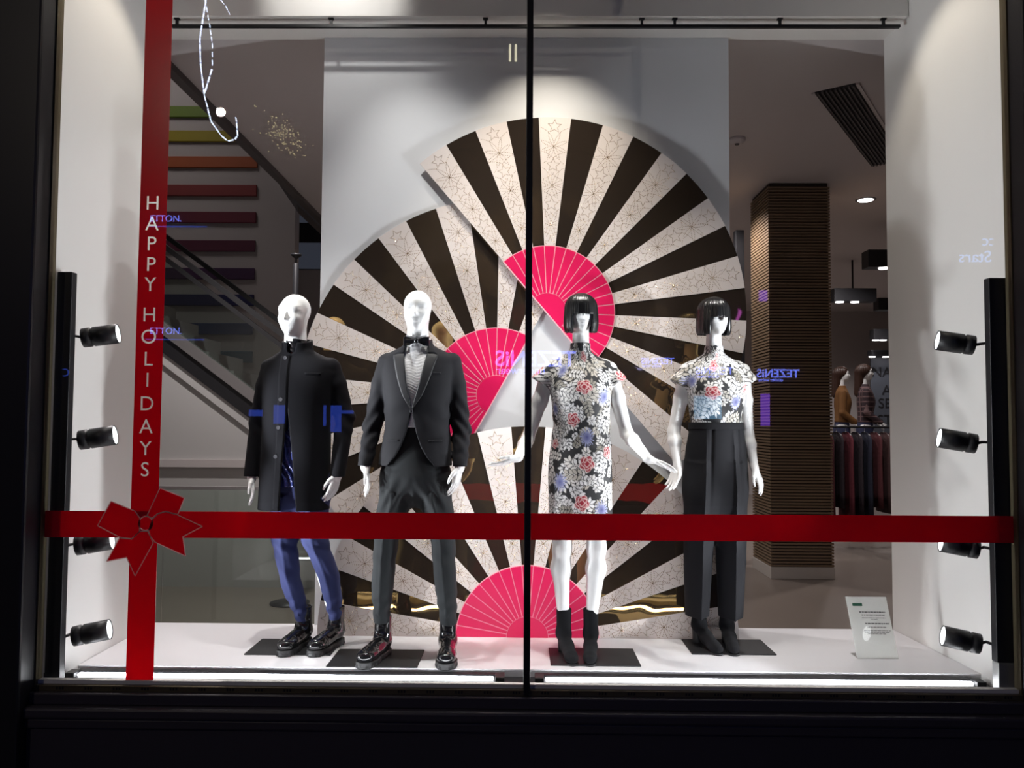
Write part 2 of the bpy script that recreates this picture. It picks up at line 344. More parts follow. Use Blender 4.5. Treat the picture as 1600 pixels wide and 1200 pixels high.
# vertical lamp posts with spotlights
bl = thing('lamp_post', 'black vertical lamp post against the left white wall', 'lamp post', (-2.138, 0.05, 0.0))
MB().bbox(-0.036, 0.034, -0.022, 0.022, -0.02, 1.90, 0.003).build('post', 'black_metal', bl)
MB().box(-0.045, 0.045, -0.03, 0.03, -0.036, -0.02).build('foot', 'black_metal', bl)
MB().box(-0.042, 0.002, -0.015, 0.02, -0.0, 0.05).build('connector', 'rubber', bl)
br = thing('lamp_post', 'black vertical lamp post against the right white wall', 'lamp post', (2.192, 0.05, 0.0))
MB().bbox(-0.040, 0.042, -0.022, 0.022, 0.14, 1.89, 0.003).build('post', 'black_metal', br)
MB().bbox(-0.036, 0.046, -0.026, 0.026, -0.036, 0.14, 0.004).build('foot', 'grey_metal', br)

def spotlamp(loc, aim, post_x, label, power):
    t = thing('spotlight', label, 'spotlight', loc, 0, 'spotlights on the side posts')
    a = Vector(aim).normalized(); M = a.to_track_quat('Z', 'Y').to_matrix().to_4x4()
    MB().lathe([(0.030, -0.078), (0.046, -0.075), (0.047, -0.040), (0.042, -0.038), (0.042, -0.028), (0.047, -0.026), (0.047, 0.084), (0.044, 0.084), (0.043, 0.078)], 32, M).build('barrel', 'black_metal', t, True)
    MB().lathe([(0.042, 0.074), (0.042, 0.081)], 32, M).build('lens', 'lens_white', t)
    s = 1 if post_x > 0 else -1
    e = a*(-0.073); MB().tube([e, (e.x*0.4+(post_x-loc[0])*0.6, e.y*0.6, -0.005), (post_x-loc[0]-s*0.01, 0.05-loc[1]+0.012, -0.005)], 0.007, 10).build('arm', 'black_metal', t)
    L = bpy.data.lights.new('spot_beam', 'SPOT'); L.energy = power; L.color = COOL; L.spot_size = R(58); L.spot_blend = 0.45; L.shadow_soft_size = 0.03
    o = bpy.data.objects.new('spot_beam', L); col.objects.link(o); o.parent = t; o.location = a*0.092; o.rotation_euler = a.to_track_quat('-Z', 'Y').to_euler()
zs_l = [1.612, 1.123, 0.625, 0.202]; zs_r = [1.599, 1.135, 0.645, 0.208]
wl = ['topmost black spotlight on the left post', 'second black spotlight from the top on the left post', 'black spotlight on the left post half hidden by the red ribbon', 'lowest black spotlight on the left post']
wr = [s.replace('left', 'right') for s in wl]
for z, w in zip(zs_l, wl): spotlamp((-2.030, 0.15, z), (0.95, 0.20, 0.16), -2.138, w, 95)
for z, w in zip(zs_r, wr): spotlamp((2.062, 0.15, z), (-0.94, 0.22, 0.17), 2.192, w, 95)

# light strips along the glass
for (x0, x1, w) in [(-2.10, -0.125, 'glowing white light strip along the glass left of the mullion'), (0.122, 2.125, 'glowing white light strip along the glass right of the mullion')]:
    t = thing('light_strip', w, 'strip light', ((x0+x1)/2, 0.19, -0.035), 0, 'strip lights along the glass')
    h = (x1-x0)/2
    MB().box(-h-0.05, h+0.05, -0.085, 0.10, 0.0, 0.018).box(-h-0.05, h+0.05, 0.06, 0.10, 0.018, 0.030).box(-h-0.05, h+0.05, -0.03, 0.02, 0.018, 0.026).build('housing', 'led_housing', t)
    MB().bbox(-h, h, -0.020, 0.006, 0.027, 0.041, 0.005).build('diffuser', 'led_white', t)
    for s in (-1, 1): MB().bbox(s*(h+0.03)-0.022, s*(h+0.03)+0.022, -0.035, 0.03, 0.018, 0.048, 0.003).build('end_cap', 'rubber', t)
    MB().box(-h-0.04, h+0.04, -0.072, -0.066, 0.0, 0.030).build('front_lip', 'led_housing', t)

# ================================================================== RED RIBBON DECALS ON THE GLASS
def boolean_cut(o, cutters):
    for c in cutters:
        m = o.modifiers.new('cut', 'BOOLEAN'); m.operation = 'DIFFERENCE'; m.solver = 'EXACT'; m.object = c
    bpy.context.view_layer.update()
    me = bpy.data.meshes.new_from_object(o.evaluated_get(bpy.context.evaluated_depsgraph_get()))
    o.modifiers.clear(); old = o.data; o.data = me; bpy.data.meshes.remove(old)
    for c in cutters: bpy.data.objects.remove(c)
rx = lambda z: -1.7223 + (z-0.0185)*0.00195
vr = MB().add([(rx(0.02)-0.063, 0.0, 0.02), (rx(0.02)+0.063, 0.0, 0.02), (rx(4.0)+0.063, 0.0, 4.0), (rx(4.0)-0.063, 0.0, 4.0),
    (rx(0.02)-0.063, 0.001, 0.02), (rx(0.02)+0.063, 0.001, 0.02), (rx(4.0)+0.063, 0.001, 4.0), (rx(4.0)-0.063, 0.001, 4.0)],
    [(0, 1, 2, 3), (4, 7, 6, 5), (0, 4, 5, 1), (1, 5, 6, 2), (2, 6, 7, 3), (3, 7, 4, 0)]).build('ribbon_decal', 'ribbon_red')
tag(vr, 'vertical red ribbon decal with HAPPY HOLIDAYS cut out of it', 'window decal', 'ribbon decals')
cut = []
for ch, y in zip('HAPPYHOLIDAYS', [312, 345, 377, 410, 442, 490, 525, 560, 593, 630, 666, 700, 733]):
    z = 1.215+(655.0-y)*0.002935
    me = text_mesh(ch, 0.094, 0.01, 0.0, 'CENTER'); o = link('letter_cutter', me, None); cut.append(o)
    o.rotation_euler = (R(90), 0, 0); o.location = (rx(z)-0.004, 0.0, z-0.034)
hr = MB().add([(-2.18, 0.0015, 0.672), (2.222, 0.0015, 0.681), (2.222, 0.0015, 0.801), (-2.18, 0.0015, 0.792), (-2.18, 0.0025, 0.672), (2.222, 0.0025, 0.681), (2.222, 0.0025, 0.801), (-2.18, 0.0025, 0.792)],
    [(0, 1, 2, 3), (4, 7, 6, 5), (0, 4, 5, 1), (1, 5, 6, 2), (2, 6, 7, 3), (3, 7, 4, 0)]).build('ribbon_decal', 'ribbon_red')
tag(hr, 'long horizontal red ribbon decal across both panes', 'window decal', 'ribbon decals')
# bow, in metres on the glass around its knot
bow = thing('bow_decal', 'red bow decal with pale outlines where the two ribbons cross', 'window decal', (-1.713, -0.0012, 0.738))
S = 0.002935
def bp(l): return [((x-226.3)*S, (816-y)*S) for x, y in l]
pieces = [('bow_loop', [(217, 808), (209, 797), (171, 782), (151, 820), (187, 838), (205, 840), (217, 829)]),
          ('bow_loop', [(228, 804), (247, 761), (286, 776), (276, 802), (257, 797), (244, 801), (236, 808)]),
          ('bow_tail', [(237, 809), (245, 801), (257, 797.5), (276, 802.5), (315, 820), (285, 836), (290, 866), (242, 845), (234, 836), (231, 827)]),
          ('bow_tail', [(218, 828), (205, 840.5), (186, 838.5), (167, 875), (198, 869), (212, 897), (239, 846), (230, 828)])]
def inset(p, d):
    n = len(p); A = sum(p[i][0]*p[(i+1) % n][1]-p[(i+1) % n][0]*p[i][1] for i in range(n)); s = 1 if A > 0 else -1; out = []
    for i in range(n):
        a, b, c = Vector(p[i-1]), Vector(p[i]), Vector(p[(i+1) % n]); u, v = (b-a).normalized(), (c-b).normalized()
        m = Vector((-u.y-v.y, u.x+v.x)); m = m.normalized() if m.length > 1e-4 else Vector((-u.y, u.x)); k = max(0.45, m.dot(Vector((-u.y, u.x))))
        q = b+m*(s*d/k); out.append((q.x, q.y))
    return out
for tgt, extra in ((vr, cut), (hr, [])):
    cs = []
    for nm, l in pieces:
        o = MB().prism([(x+bow.location.x, z_+bow.location.z) for x, z_ in bp(l)], -0.02, 0.02).build('cutter', None); cs.append(o)
    o = MB().prism([(bow.location.x+0.034*math.cos(q*math.pi/14), bow.location.z+0.034*math.sin(q*math.pi/14)) for q in range(28)], -0.02, 0.02).build('cutter', None); cs.append(o)
    boolean_cut(tgt, list(extra)+cs)
for nm, l in pieces:
    p = bp(l); o = MB().prism(inset(p, 0.0024), 0.0, 0.0007).build(nm, 'ribbon_red', bow)
    e = MB(); n = len(p)
    for i in range(n):
        a, b = Vector((p[i][0], 0, p[i][1])), Vector((p[(i+1) % n][0], 0, p[(i+1) % n][1])); d = (b-a).normalized(); q = Vector((-d.z, 0, d.x))*0.0022
        e.prism([((a+q).x, (a+q).z), ((b+q).x, (b+q).z), ((b-q).x, (b-q).z), ((a-q).x, (a-q).z)], 0.0, 0.0006)
    e.build('outline', 'pale_vinyl', o)
kn = MB().prism([(0.030*math.cos(k*math.pi/14), 0.030*math.sin(k*math.pi/14)) for k in range(28)], 0.0, 0.0007).build('knot', 'ribbon_red', bow)
e = MB()
for k in range(28):
    a, b = k*math.pi/14, (k+1)*math.pi/14
    e.prism([(r*math.cos(t), r*math.sin(t)) for r, t in ((0.0305, a), (0.035, a), (0.035, b), (0.0305, b))], 0.0, 0.0006)
e.build('outline', 'pale_vinyl', kn)

# ================================================================== THE THREE FANS
FR, FP, FH, NSEG = 1.185, 0.402, 0.116, 19
DLT = math.pi/NSEG
def sector(r0, r1, gap, th, sub=4):
    m = MB(); n = sub+1; pts = []
    for r in (r0, r1):
        g = gap/(2*r)
        pts += [(r*math.cos(g+(DLT-2*g)*k/sub), r*math.sin(g+(DLT-2*g)*k/sub)) for k in range(n)]
    poly = pts[n:] + pts[:n][::-1]
    m.prism(poly, 0.0, th)
    me = mesh_data('sector', m.v, m.f); bm = bmesh.new(); bm.from_mesh(me); bmesh.ops.recalc_face_normals(bm, faces=bm.faces[:]); bm.to_mesh(me); bm.free()
    return me
me_white = sector(FP-0.01, FR, 0.0, 0.008); me_white.materials.append(MATS['fan_white'])
me_dark = sector(FP-0.01, FR, 0.0, 0.005); me_dark.materials.append(MATS['bronze_mirror'])
me_pink = sector(FH+0.003, FP-0.003, 0.0055, 0.006); me_pink.materials.append(MATS['pink'])
def gem_positions():
    """dotted circles and stars on one white blade: (along radius, across)"""
    P = []
    rf, rs, c = [FR-0.178-0.238*k for k in range(4)], [FR-0.055-0.238*k for k in range(4)], 0.119
    seen = set()
    for f in rf:
        for k in range(8):
            cx, cy = f+c*math.cos(k*math.pi/4), c*math.sin(k*math.pi/4); key = (round(cx, 2), round(cy, 2))
            if key in seen: continue
            seen.add(key); n = 74
            for i in range(n):
                x, y = cx+c*math.cos(2*math.pi*i/n), cy+c*math.sin(2*math.pi*i/n)
                if all(math.hypot(x-s, y) > 0.047 for s in rs): P.append((x, y))
    for s in rs:
        pts = [(s+(0.041 if k % 2 == 0 else 0.019)*math.cos(k*math.pi/5), (0.041 if k % 2 == 0 else 0.019)*math.sin(k*math.pi/5)) for k in range(10)]
        for i in range(10):
            a, b = pts[i], pts[(i+1) % 10]
            for t in range(4): P.append((a[0]+(b[0]-a[0])*t/4, a[1]+(b[1]-a[1])*t/4))
    out = []
    for x, y in P:
        r, a = math.hypot(x, y), math.atan2(y, x)
        if FP+0.012 < r < FR-0.008 and abs(a)*r < r*DLT/2-0.005: out.append((r, a))
    return np.array(out)
GEMS = gem_positions()
def gem_mesh(dark_first):
    a = []
    for i in range(0, NSEG, 2): a.append(np.stack([GEMS[:, 0], GEMS[:, 1]+(i+0.5)*DLT], 1))
    a = np.concatenate(a); n = len(a); x, z = a[:, 0]*np.cos(a[:, 1]), a[:, 0]*np.sin(a[:, 1]); s = 0.0031
    th = rng.uniform(0, 1.57, n); V = np.zeros((n, 5, 3)); tilt = rng.normal(0, 0.0007, (n, 2))
    for k in range(4):
        V[:, k, 0] = x+s*np.cos(th+k*math.pi/2); V[:, k, 2] = z+s*np.sin(th+k*math.pi/2); V[:, k, 1] = 0.0002
    V[:, 4, 0] = x+tilt[:, 0]; V[:, 4, 2] = z+tilt[:, 1]; V[:, 4, 1] = -0.0018
    idx = np.arange(n)[:, None]*5; F = np.concatenate([idx+np.array([[k, (k+1) % 4, 4]]) for k in range(4)])
    return np_mesh('gems', V.reshape(-1, 3), F, False)
def fan(loc, a0, label):
    t = thing('paper_fan', label, 'fan', loc, 0, 'giant fans on the backdrop')
    for i in range(NSEG):
        w = i % 2 == 0
        o = link('blade', me_white if w else me_dark, None, t); o.rotation_euler = (0, -(a0+i*DLT), 0); o.location = (0, 0.0 if w else 0.003, 0)
        if not w: o['label'] = 'dark bronze mirror blade'
        q = link('pink_fold', me_pink, None, t); q.rotation_euler = (0, -(a0+i*DLT), 0); q.location = (0, -0.006, 0)
    def half(r, y0, y1, ext, nm, m):
        pl = [(r*math.cos(a0+math.pi*k/36), r*math.sin(a0+math.pi*k/36)) for k in range(37)]
        if ext:
            dx, dz = -math.cos(a0+math.pi/2)*ext, -math.sin(a0+math.pi/2)*ext
            pl += [(pl[-1][0]+dx, pl[-1][1]+dz), (pl[0][0]+dx, pl[0][1]+dz)]
        return MB().prism(pl, y0, y1).build(nm, m, t)
    half(FP+0.002, -0.0045, 0.003, 0.0, 'backing', 'pink_line')
    half(FH, -0.0062, -0.0046, 0.0, 'hub', 'pink')
    g = link('rhinestones', GEM, None, t); g.rotation_euler = (0, -a0, 0); g['kind'] = 'stuff'; g['label'] = 'glittering gold dots in circles and stars'
    # slim edge trim along the straight side
    c, s = math.cos(a0), math.sin(a0); n = Vector((-s, 0, c))*0.006
    p = [Vector((-FP*c, 0, -FP*s)), Vector((FP*c, 0, FP*s))]
    if loc[2] > 0.01: MB().prism([(p[0].x, p[0].z), (p[1].x, p[1].z), ((p[1]-n).x, (p[1]-n).z), ((p[0]-n).x, (p[0]-n).z)], -0.006, 0.004).build('edge_trim', 'pink_line', t)
GEM = gem_mesh(False); GEM.materials.append(MATS['gem'])
fan((-0.153, 1.116, 1.371), R(60.9), 'giant open paper fan on the left, half tucked under the topmost fan')
fan((0.150, 1.088, 1.863), R(-49.4), 'topmost giant paper fan, tilted open to the upper right')
fan((0.040, 0.898, 0.001), 0.0, 'giant half-round paper fan standing on the plinth at the bottom')

# price card
card = thing('price_card', 'small white leaning price card on the plinth at right', 'sign', (1.85, 0.56, 0.0))
Mx = Matrix.Shear('XZ', 4, (0, 0)) if False else Matrix.Rotation(R(-14), 4, 'X')
sh = Matrix(((1, 0, -0.085, 0), (0, 1, 0, 0), (0, 0, 1, 0), (0, 0, 0, 1)))
MM = Mx @ sh
MB().box(-0.106, 0.106, 0.0, 0.004, 0.0, 0.31, MM).build('sheet', 'acrylic_card', card)
MB().box(-0.108, 0.108, -0.004, -0.001, 0.0, 0.312, MM).build('acrylic_cover', 'acrylic', card)
MB().box(-0.106, 0.106, 0.0, 0.09, 0.0, 0.004).build('foot', 'acrylic', card)
MB().box(-0.078, -0.027, -0.0009, 0.0, 0.262, 0.277, MM).build('green_tag', 'green_tag', card)
tx = MB()
for (x0, x1, zz, h) in [(-0.05, 0.085, 0.232, 0.006), (-0.04, 0.08, 0.217, 0.004), (-0.042, 0.08, 0.202, 0.003), (0.005, 0.04, 0.194, 0.003), (-0.03, 0.095, 0.174, 0.006), (-0.022, 0.075, 0.156, 0.004), (-0.044, 0.095, 0.138, 0.003), (-0.042, 0.09, 0.130, 0.003), (-0.026, 0.07, 0.122, 0.003)]:
    x = x0
    while x < x1:
        l = random.uniform(0.007, 0.022); tx.box(x, min(x+l, x1), -0.0006, 0.0, zz-h/2, zz+h/2, MM); x += l+0.003
tx.build('print_lines', 'ink', card)

# ================================================================== SHOP BEHIND THE DISPLAY
struct(MB().box(-9, 9, 1.155, 16, -0.42, -0.30).build('floor', 'shop_floor'), 'beige shop floor behind the display')
struct(MB().box(-2.35, 9, 1.16, 16, 3.60, 3.72).build('ceiling', 'shop_ceiling'), 'pale shop ceiling')
struct(MB().box(-9, -2.35, 1.16, 16, 7.0, 7.1).build('ceiling_atrium', 'shop_ceiling'), 'high ceiling over the escalator opening')
struct(MB().box(-2.42, -2.35, 1.16, 10, 3.55, 3.75).build('trim_2', 'vent_metal'), 'dark edge of the ceiling opening')
struct(MB().box(-9, -2.30, 1.16, 1.30, 3.56, 7.0).build('wall_void', 'shop_wall'), 'wall above the opening')
struct(MB().box(-9, -2.34, 0.3, 1.15, -0.42, 7.0).build('wall_flank', 'shop_wall'), 'wall beside the display on the left')
struct(MB().box(-9.1, -9, 1.16, 16, -0.42, 7.1).build('wall_west', 'shop_wall'), 'far left wall of the shop')
struct(MB().box(9, 9.1, 1.16, 16, -0.42, 3.7).build('wall_east', 'shop_wall'), 'far right wall of the shop')
struct(MB().box(-2.9, 9.1, 13.4, 13.5, -0.42, 3.7).build('wall_back', 'shop_wall'), 'far back wall of the shop')
struct(MB().box(2.40, 9.1, 0.3, 1.15, -0.42, 3.7).build('wall_flank_right', 'shop_wall'), 'wall beside the display on the right')
# wall with coloured stripes beyond the escalator
sw = struct(MB().box(-9, -2.93, 6.5, 6.7, -0.3, 7.0).build('wall_stripes', 'shop_wall'), 'pale wall with painted coloured bars beyond the escalator')
zs = [5.19, 4.87, 4.53, 4.16, 3.81, 3.44, 3.08, 2.74, 2.37, 2.01, 1.65]
for i, z in enumerate(zs):
    MB().bbox(-8.9, -3.42-0.002*i, 6.46, 6.50, z-0.072, z+0.072, 0.006).build('colour_bar', 'stripe_paint_%d' % i, sw)
for k, z in enumerate((0.15, -0.18)): MB().bbox(-8.9, -3.2, 6.46, 6.50, z-0.072, z+0.072, 0.006).build('colour_bar', 'stripe_paint_%d' % k, sw)
# escalator
esc = thing('escalator', 'escalator with black handrail sloping down behind the coat mannequin', 'escalator', (-2.2, 3.6, -0.3))
def slope(zr, x): return zr - (x+3.25)*0.735   # height of a line that has zr at x=-3.25
def band(x0, x1, zt, zb, y0, y1):
    return MB().prism([(x+2.2, slope(z, x)+0.3) for x, z in ((x0, zb), (x1, zb), (x1, zt), (x0, zt))], y0, y1)
X0, X1 = -5.6, -1.2
band(X0, X1, 2.80, 2.745, -0.05, 0.03).build('handrail', 'rubber', esc)
band(X0, X1, 2.69, 2.64, -0.03, 0.01).build('handrail_guide', 'rubber', esc)
band(X0, X1, 2.64, 2.08, -0.012, 0.0).build('balustrade_glass', 'rail_glass', esc)
band(X0, X1, 2.08, 1.965, -0.04, 0.05).build('deck', 'escalator_steel', esc)
band(X0, X1, 1.965, 1.80, -0.02, 0.9).build('skirt', 'black_metal', esc)
band(X0, X1, 1.80, 1.69, -0.005, 0.9).build('truss_cladding', 'escalator_grey', esc)
band(X0, X1, 2.80, 2.745, 0.95, 1.03).build('handrail', 'rubber', esc)
st = MB()
for k in range(18):
    x = X0+0.25+k*0.235; zt = slope(2.02, x); st.box(x+2.2-0.12, x+2.2+0.12, 0.05, 0.95, zt+0.3-0.17, zt+0.3)
st.build('steps', 'escalator_steel', esc)
struct(MB().prism([(-5.6, -0.3), (-1.2, -0.3), (-1.2, slope(1.69, -1.2)), (-5.6, slope(1.69, -5.6))], 3.62, 3.68).build('wall_under_escalator', 'escalator_grey'), 'light grey wall below the escalator')
struct(MB().box(-5.6, -1.2, 3.58, 3.62, 0.78, 0.85).build('trim_3', 'shop_wall', None), 'grey ledge on the wall below the escalator')
for (xa, za, xb, zb) in [(-5.6, 8.2, -2.45, 3.55)]:
    t = MB().prism([(xa, za), (xb, zb), (xb+0.02, zb-0.10), (xa, za-0.13)], 4.9, 6.2).build('upper_escalator', 'vent_metal'); tag(t, 'dark underside of the upper escalator above the coloured bars', 'escalator')
# glass balustrade
gb = thing('glass_balustrade', 'greenish glass balustrade behind the blue trousered mannequin', 'balustrade', (-1.9, 1.8, -0.3))
MB().box(-1.6, -0.535, -0.006, 0.006, 0.0, 1.04).build('pane', 'rail_glass', gb)
MB().box(-0.528, 0.8, -0.006, 0.006, 0.0, 1.04).build('pane', 'rail_glass', gb)
MB().bbox(-1.6, 0.8, -0.012, 0.012, 1.035, 1.06, 0.004).build('top_rail', 'escalator_steel', gb)
MB().box(-1.6, 0.8, -0.03, 0.03, 0.0, 0.06).build('base_channel', 'vent_metal', gb)
# black stanchion
sp = thing('barrier_post', 'slim black post with flat cap behind the coat mannequin', 'post', (-1.905, 3.0, -0.3))
MB().lathe([(0.024, 0.02), (0.024, 2.82), (0.018, 2.83)], 16).build('shaft', 'black_metal', sp, True)
MB().lathe([(0.008, 2.83), (0.008, 2.87), (0.042, 2.895), (0.045, 2.91), (0.02, 2.915)], 20).build('cap', 'black_metal', sp, True)
MB().lathe([(0.16, 0.0), (0.16, 0.012), (0.03, 0.025)], 24).build('base', 'black_metal', sp, True)
# dark shop opening far back left
dk = thing('wall_recess', 'black recess strip high on the far wall beside the backdrop', 'recess', (-3.4, 8.9, 3.4), 0)
MB().box(-0.4, 1.2, 0.0, 0.06, 0.64, 0.95).build('black_strip', 'black_metal', dk); MB().box(-0.4, 1.2, 0.06, 0.2, -3.7, 0.2).build('panel', 'shop_wall', dk)
MB().box(-0.4, 1.2, 0.06, 0.2, 0.2, 0.22).build('shelf_edge', 'vent_metal', dk)
# ribbed brown column
cl = thing('ribbed_column', 'square brown ribbed column on a pale base behind the right side', 'column', (2.74, 4.52, -0.3))
prof = []; z = 0.12
c = MB()
while z < 3.86:
    c.box(-0.305, 0.305, -0.305, 0.305, z, z+0.018); z += 0.030
MB().box(-0.288, 0.288, -0.288, 0.288, 0.1, 3.895).build('core', 'rib_core', cl); rb = c.build('ribs', 'rib_brown', cl); rb['kind'] = 'stuff'
MB().bbox(-0.31, 0.31, -0.31, 0.31, 0.0, 0.115, 0.004).build('base', 'stone_base', cl)
tag(MB().bbox(2.31, 2.40, 4.95, 5.05, -0.3, 3.3, 0.004).build('dark_post', 'black_metal'), 'dark slim post just left of the ribbed column', 'post')
# ceiling vent
vent = thing('ceiling_vent', 'long slatted dark air vent in the shop ceiling', 'vent', (2.78, 2.78, 3.6), math.atan2(3.53-2.18, 3.32-2.40))
MB().box(-1.0, 1.0, -0.14, 0.14, -0.004, 0.0).build('backing', 'black_metal', vent)
for s in (-1, 1): MB().box(-1.0, 1.0, s*0.15-0.012, s*0.15+0.012, -0.014, 0.0).build('frame', 'shop_ceiling', vent)
for k in range(9):
    y = -0.12+k*0.03; MB().box(-0.99, 0.99, y-0.006, y+0.006, -0.018, -0.004).build('slat', 'vent_metal', vent)
sd = thing('smoke_detector', 'small round smoke detector on the shop ceiling', 'detector', (1.80, 2.99, 3.6))
MB().lathe([(0.03, -0.045), (0.045, -0.042), (0.06, -0.022), (0.07, -0.018), (0.07, 0.0)], 24).build('body', 'shop_ceiling', sd, True); MB().lathe([(0.018, -0.052), (0.02, -0.045)], 16).build('sensor', 'vent_metal', sd)
# recessed downlights
for (x, y, w) in [(3.66, 4.82, 'round downlight in the ceiling right of the ribbed column'), (-3.55+1.4, 9.6, 'small downlight deep in the shop beside the coat mannequin head'), (-2.35, 10.9, 'tiny downlight furthest back left of the backdrop'), (1.9, 4.6, 'downlight hidden above the ribbed column')][:3]:
    t = thing('downlight', w, 'downlight', (x, y, 3.6), 0, 'recessed ceiling downlights')
    MB().lathe([(0.09, -0.006), (0.105, -0.004), (0.105, 0.0)], 24).build('trim_ring', 'vent_metal', t); MB().lathe([(0.075, -0.010), (0.08, -0.006)], 24).build('lens', 'downlight_white', t)
# black track boxes with spots
for (x0, x1, y, z0, z1, ns, w) in [(4.15, 5.3, 6.0, 3.09, 3.30, [4.36], 'nearest black ceiling lamp box beside the right display wall'), (4.52, 5.13, 8.0, 2.98, 3.17, [4.62, 4.84], 'black lamp box with two lit spots right of the ribbed column'), (5.60, 6.6, 9.0, 3.0, 3.19, [], 'unlit black ceiling box behind the lamp boxes'), (6.62, 8, 11.5, 2.79, 2.99, [6.68, 6.82], 'far black lamp box with two lit spots above the wall panel'), (6.70, 8, 11.8, 2.50, 2.62, [6.74, 7.0, 7.15], 'lowest black lamp box just above the lettered panel')]:
    t = thing('lamp_box', w, 'ceiling lamp', ((x0+x1)/2, y, z0), 0, 'black lamp boxes in the shop'); h = (x1-x0)/2
    MB().bbox(-h, h, -0.1, 0.1, 0.0, z1-z0, 0.006).build('housing', 'black_metal', t); MB().box(-0.01, 0.01, -0.01, 0.01, z1-z0, 3.6-z0).build('rod', 'black_metal', t)
    for xs in ns: MB().lathe([(0.055, -0.012), (0.06, 0.0)], 20, Matrix.Translation((xs-(x0+x1)/2, -0.03, 0))).build('spot_lens', 'downlight_white', t)
# lettered wall panel far back
pn = thing('lettered_panel', 'grey-blue wall panel with dark capital letters far back in the shop', 'sign', (7.6, 12.0, -0.3))
mat('panel_blue', (0.055, 0.062, 0.078), 0.5); MB().box(-0.79, 0.9, 0.0, 0.04, 0.0, 2.85).build('board', 'panel_blue', pn)
for s, x, z in (('NAV', -0.78, 2.43), ('A', -0.58, 2.08), ('SE', -0.66, 1.82), ('ST', -0.68, 1.50)):
    o = link('lettering', text_mesh(s, 0.27, 0.004, 0.0), 'black_metal', pn); o.rotation_euler = (R(90), 0, 0); o.location = (x, -0.006, z)
# clothes rack with hanging garments
rk = thing('clothes_rack', 'black clothes rack full of dark red garments behind the ribbed column', 'clothes rack', (4.5, 6.2, -0.3))
MB().tube([(-0.85, 0, 1.47), (0.95, 0, 1.47)], 0.014).build('rail', 'black_metal', rk)
for x in (-0.85, 0.95): MB().tube([(x, 0, 0.03), (x, 0, 1.47)], 0.014).build('upright', 'black_metal', rk); MB().box(x-0.02, x+0.02, -0.28, 0.28, 0.0, 0.035).build('foot', 'black_metal', rk)
MB().tube([(-0.85, 0, 0.10), (0.95, 0, 0.10)], 0.010).build('lower_bar', 'black_metal', rk)
gm = [mat('garment_%d' % i, c, 0.85, bump=(30, 0.5, 0.01)) for i, c in enumerate([(0.07, 0.012, 0.016), (0.02, 0.012, 0.018), (0.11, 0.015, 0.025), (0.012, 0.014, 0.03), (0.05, 0.02, 0.02)])]
gl = ['dark red', 'black', 'wine red', 'navy', 'brownish']
for k in range(12):
    x = 3.74+k*0.115; i = [0, 1, 2, 1, 3, 0, 4, 2, 1, 0, 3, 2][k]
    t = thing('hanging_garment', '%s garment, %s from the ribbed column on the clothes rack' % (gl[i], ['first', 'second', 'third', 'fourth', 'fifth', 'sixth', 'seventh', 'eighth', 'ninth', 'tenth', 'eleventh', 'twelfth'][k]), 'garment', (x, 6.2, 1.17), R(random.uniform(-8, 8)), 'garments on the clothes rack')
    L = random.uniform(0.95, 1.28); t.rotation_euler = (0, 0, R(random.uniform(-2, 2))); n = 14; V = []; F = []
    for j, (zz, w, d) in enumerate([(-0.06, 0.05, 0.02), (-0.10, 0.16, 0.030), (-0.16, 0.21, 0.036), (-0.4, 0.20, 0.040), (-0.8, 0.215, 0.041), (-L, 0.22, 0.041)]):
        for q in range(n*2):
            a = math.pi*q/n; V.append((d*math.cos(a)*(1+0.25*math.sin(q*2.3+j)), w*math.sin(a), zz))
    for j in range(5):
        for q in range(2*n): F.append((j*2*n+q, j*2*n+(q+1) % (2*n), (j+1)*2*n+(q+1) % (2*n), (j+1)*2*n+q))
    F += [tuple(range(2*n)), tuple(range(10*n, 12*n))]
    link('cloth', mesh_data('cloth', V, F, True), gm[i], t)
    MB().tube([(0, 0.0, -0.07), (0, 0, -0.02), (0, 0.018, 0.008), (0, 0.0, 0.026), (0, -0.016, 0.010)], 0.003, 6).tube([(0, -0.16, -0.10), (0, 0, -0.06), (0, 0.16, -0.10)], 0.006, 6).build('hanger', 'grey_metal', t)

# ================================================================== STREET SIDE (seen mirrored in the glass)
struct(MB().box(-30, 30, -40, 0.2, -0.75, -0.62).build('ground', 'asphalt'), 'dark pavement and street outside')
ob = thing('street_building', 'dark building across the street with lit shop signs', 'building', (0, -14.1, -0.62))
MB().box(-22, 22, -1.0, 0.0, 0.0, 14).build('wall', 'facade', ob)
def rect(name, x0, z0, x1, z1, m):
    MB().box(min(x0, x1), max(x0, x1), 0.0, 0.06, min(z0, z1)+0.62, max(z0, z1)+0.62).build(name, m, ob)
for a in [(-6.05, 1.29, -5.76, 1.43), (-5.50, 1.13, -5.26, 1.54), (-4.39, 1.08, -4.34, 1.54), (-4.23, 0.95, -4.0, 1.54), (-4.0, 1.36, -3.73, 1.43)]: rect('lit_window', *a, 'win_blue')
rect('lit_window', 3.81, 1.29, 4.41, 1.80, 'win_pale'); rect('lit_window', 5.28, 1.15, 5.47, 1.86, 'win_purple'); rect('lit_window', 5.26, 3.91, 5.44, 4.15, 'win_purple')
for k in range(4): rect('lit_tube', -0.33+k*0.13-(0.13 if k > 1 else 0), 9.35, -0.28+k*0.13-(0.13 if k > 1 else 0), 9.72, 'tube_warm') if k < 2 else None
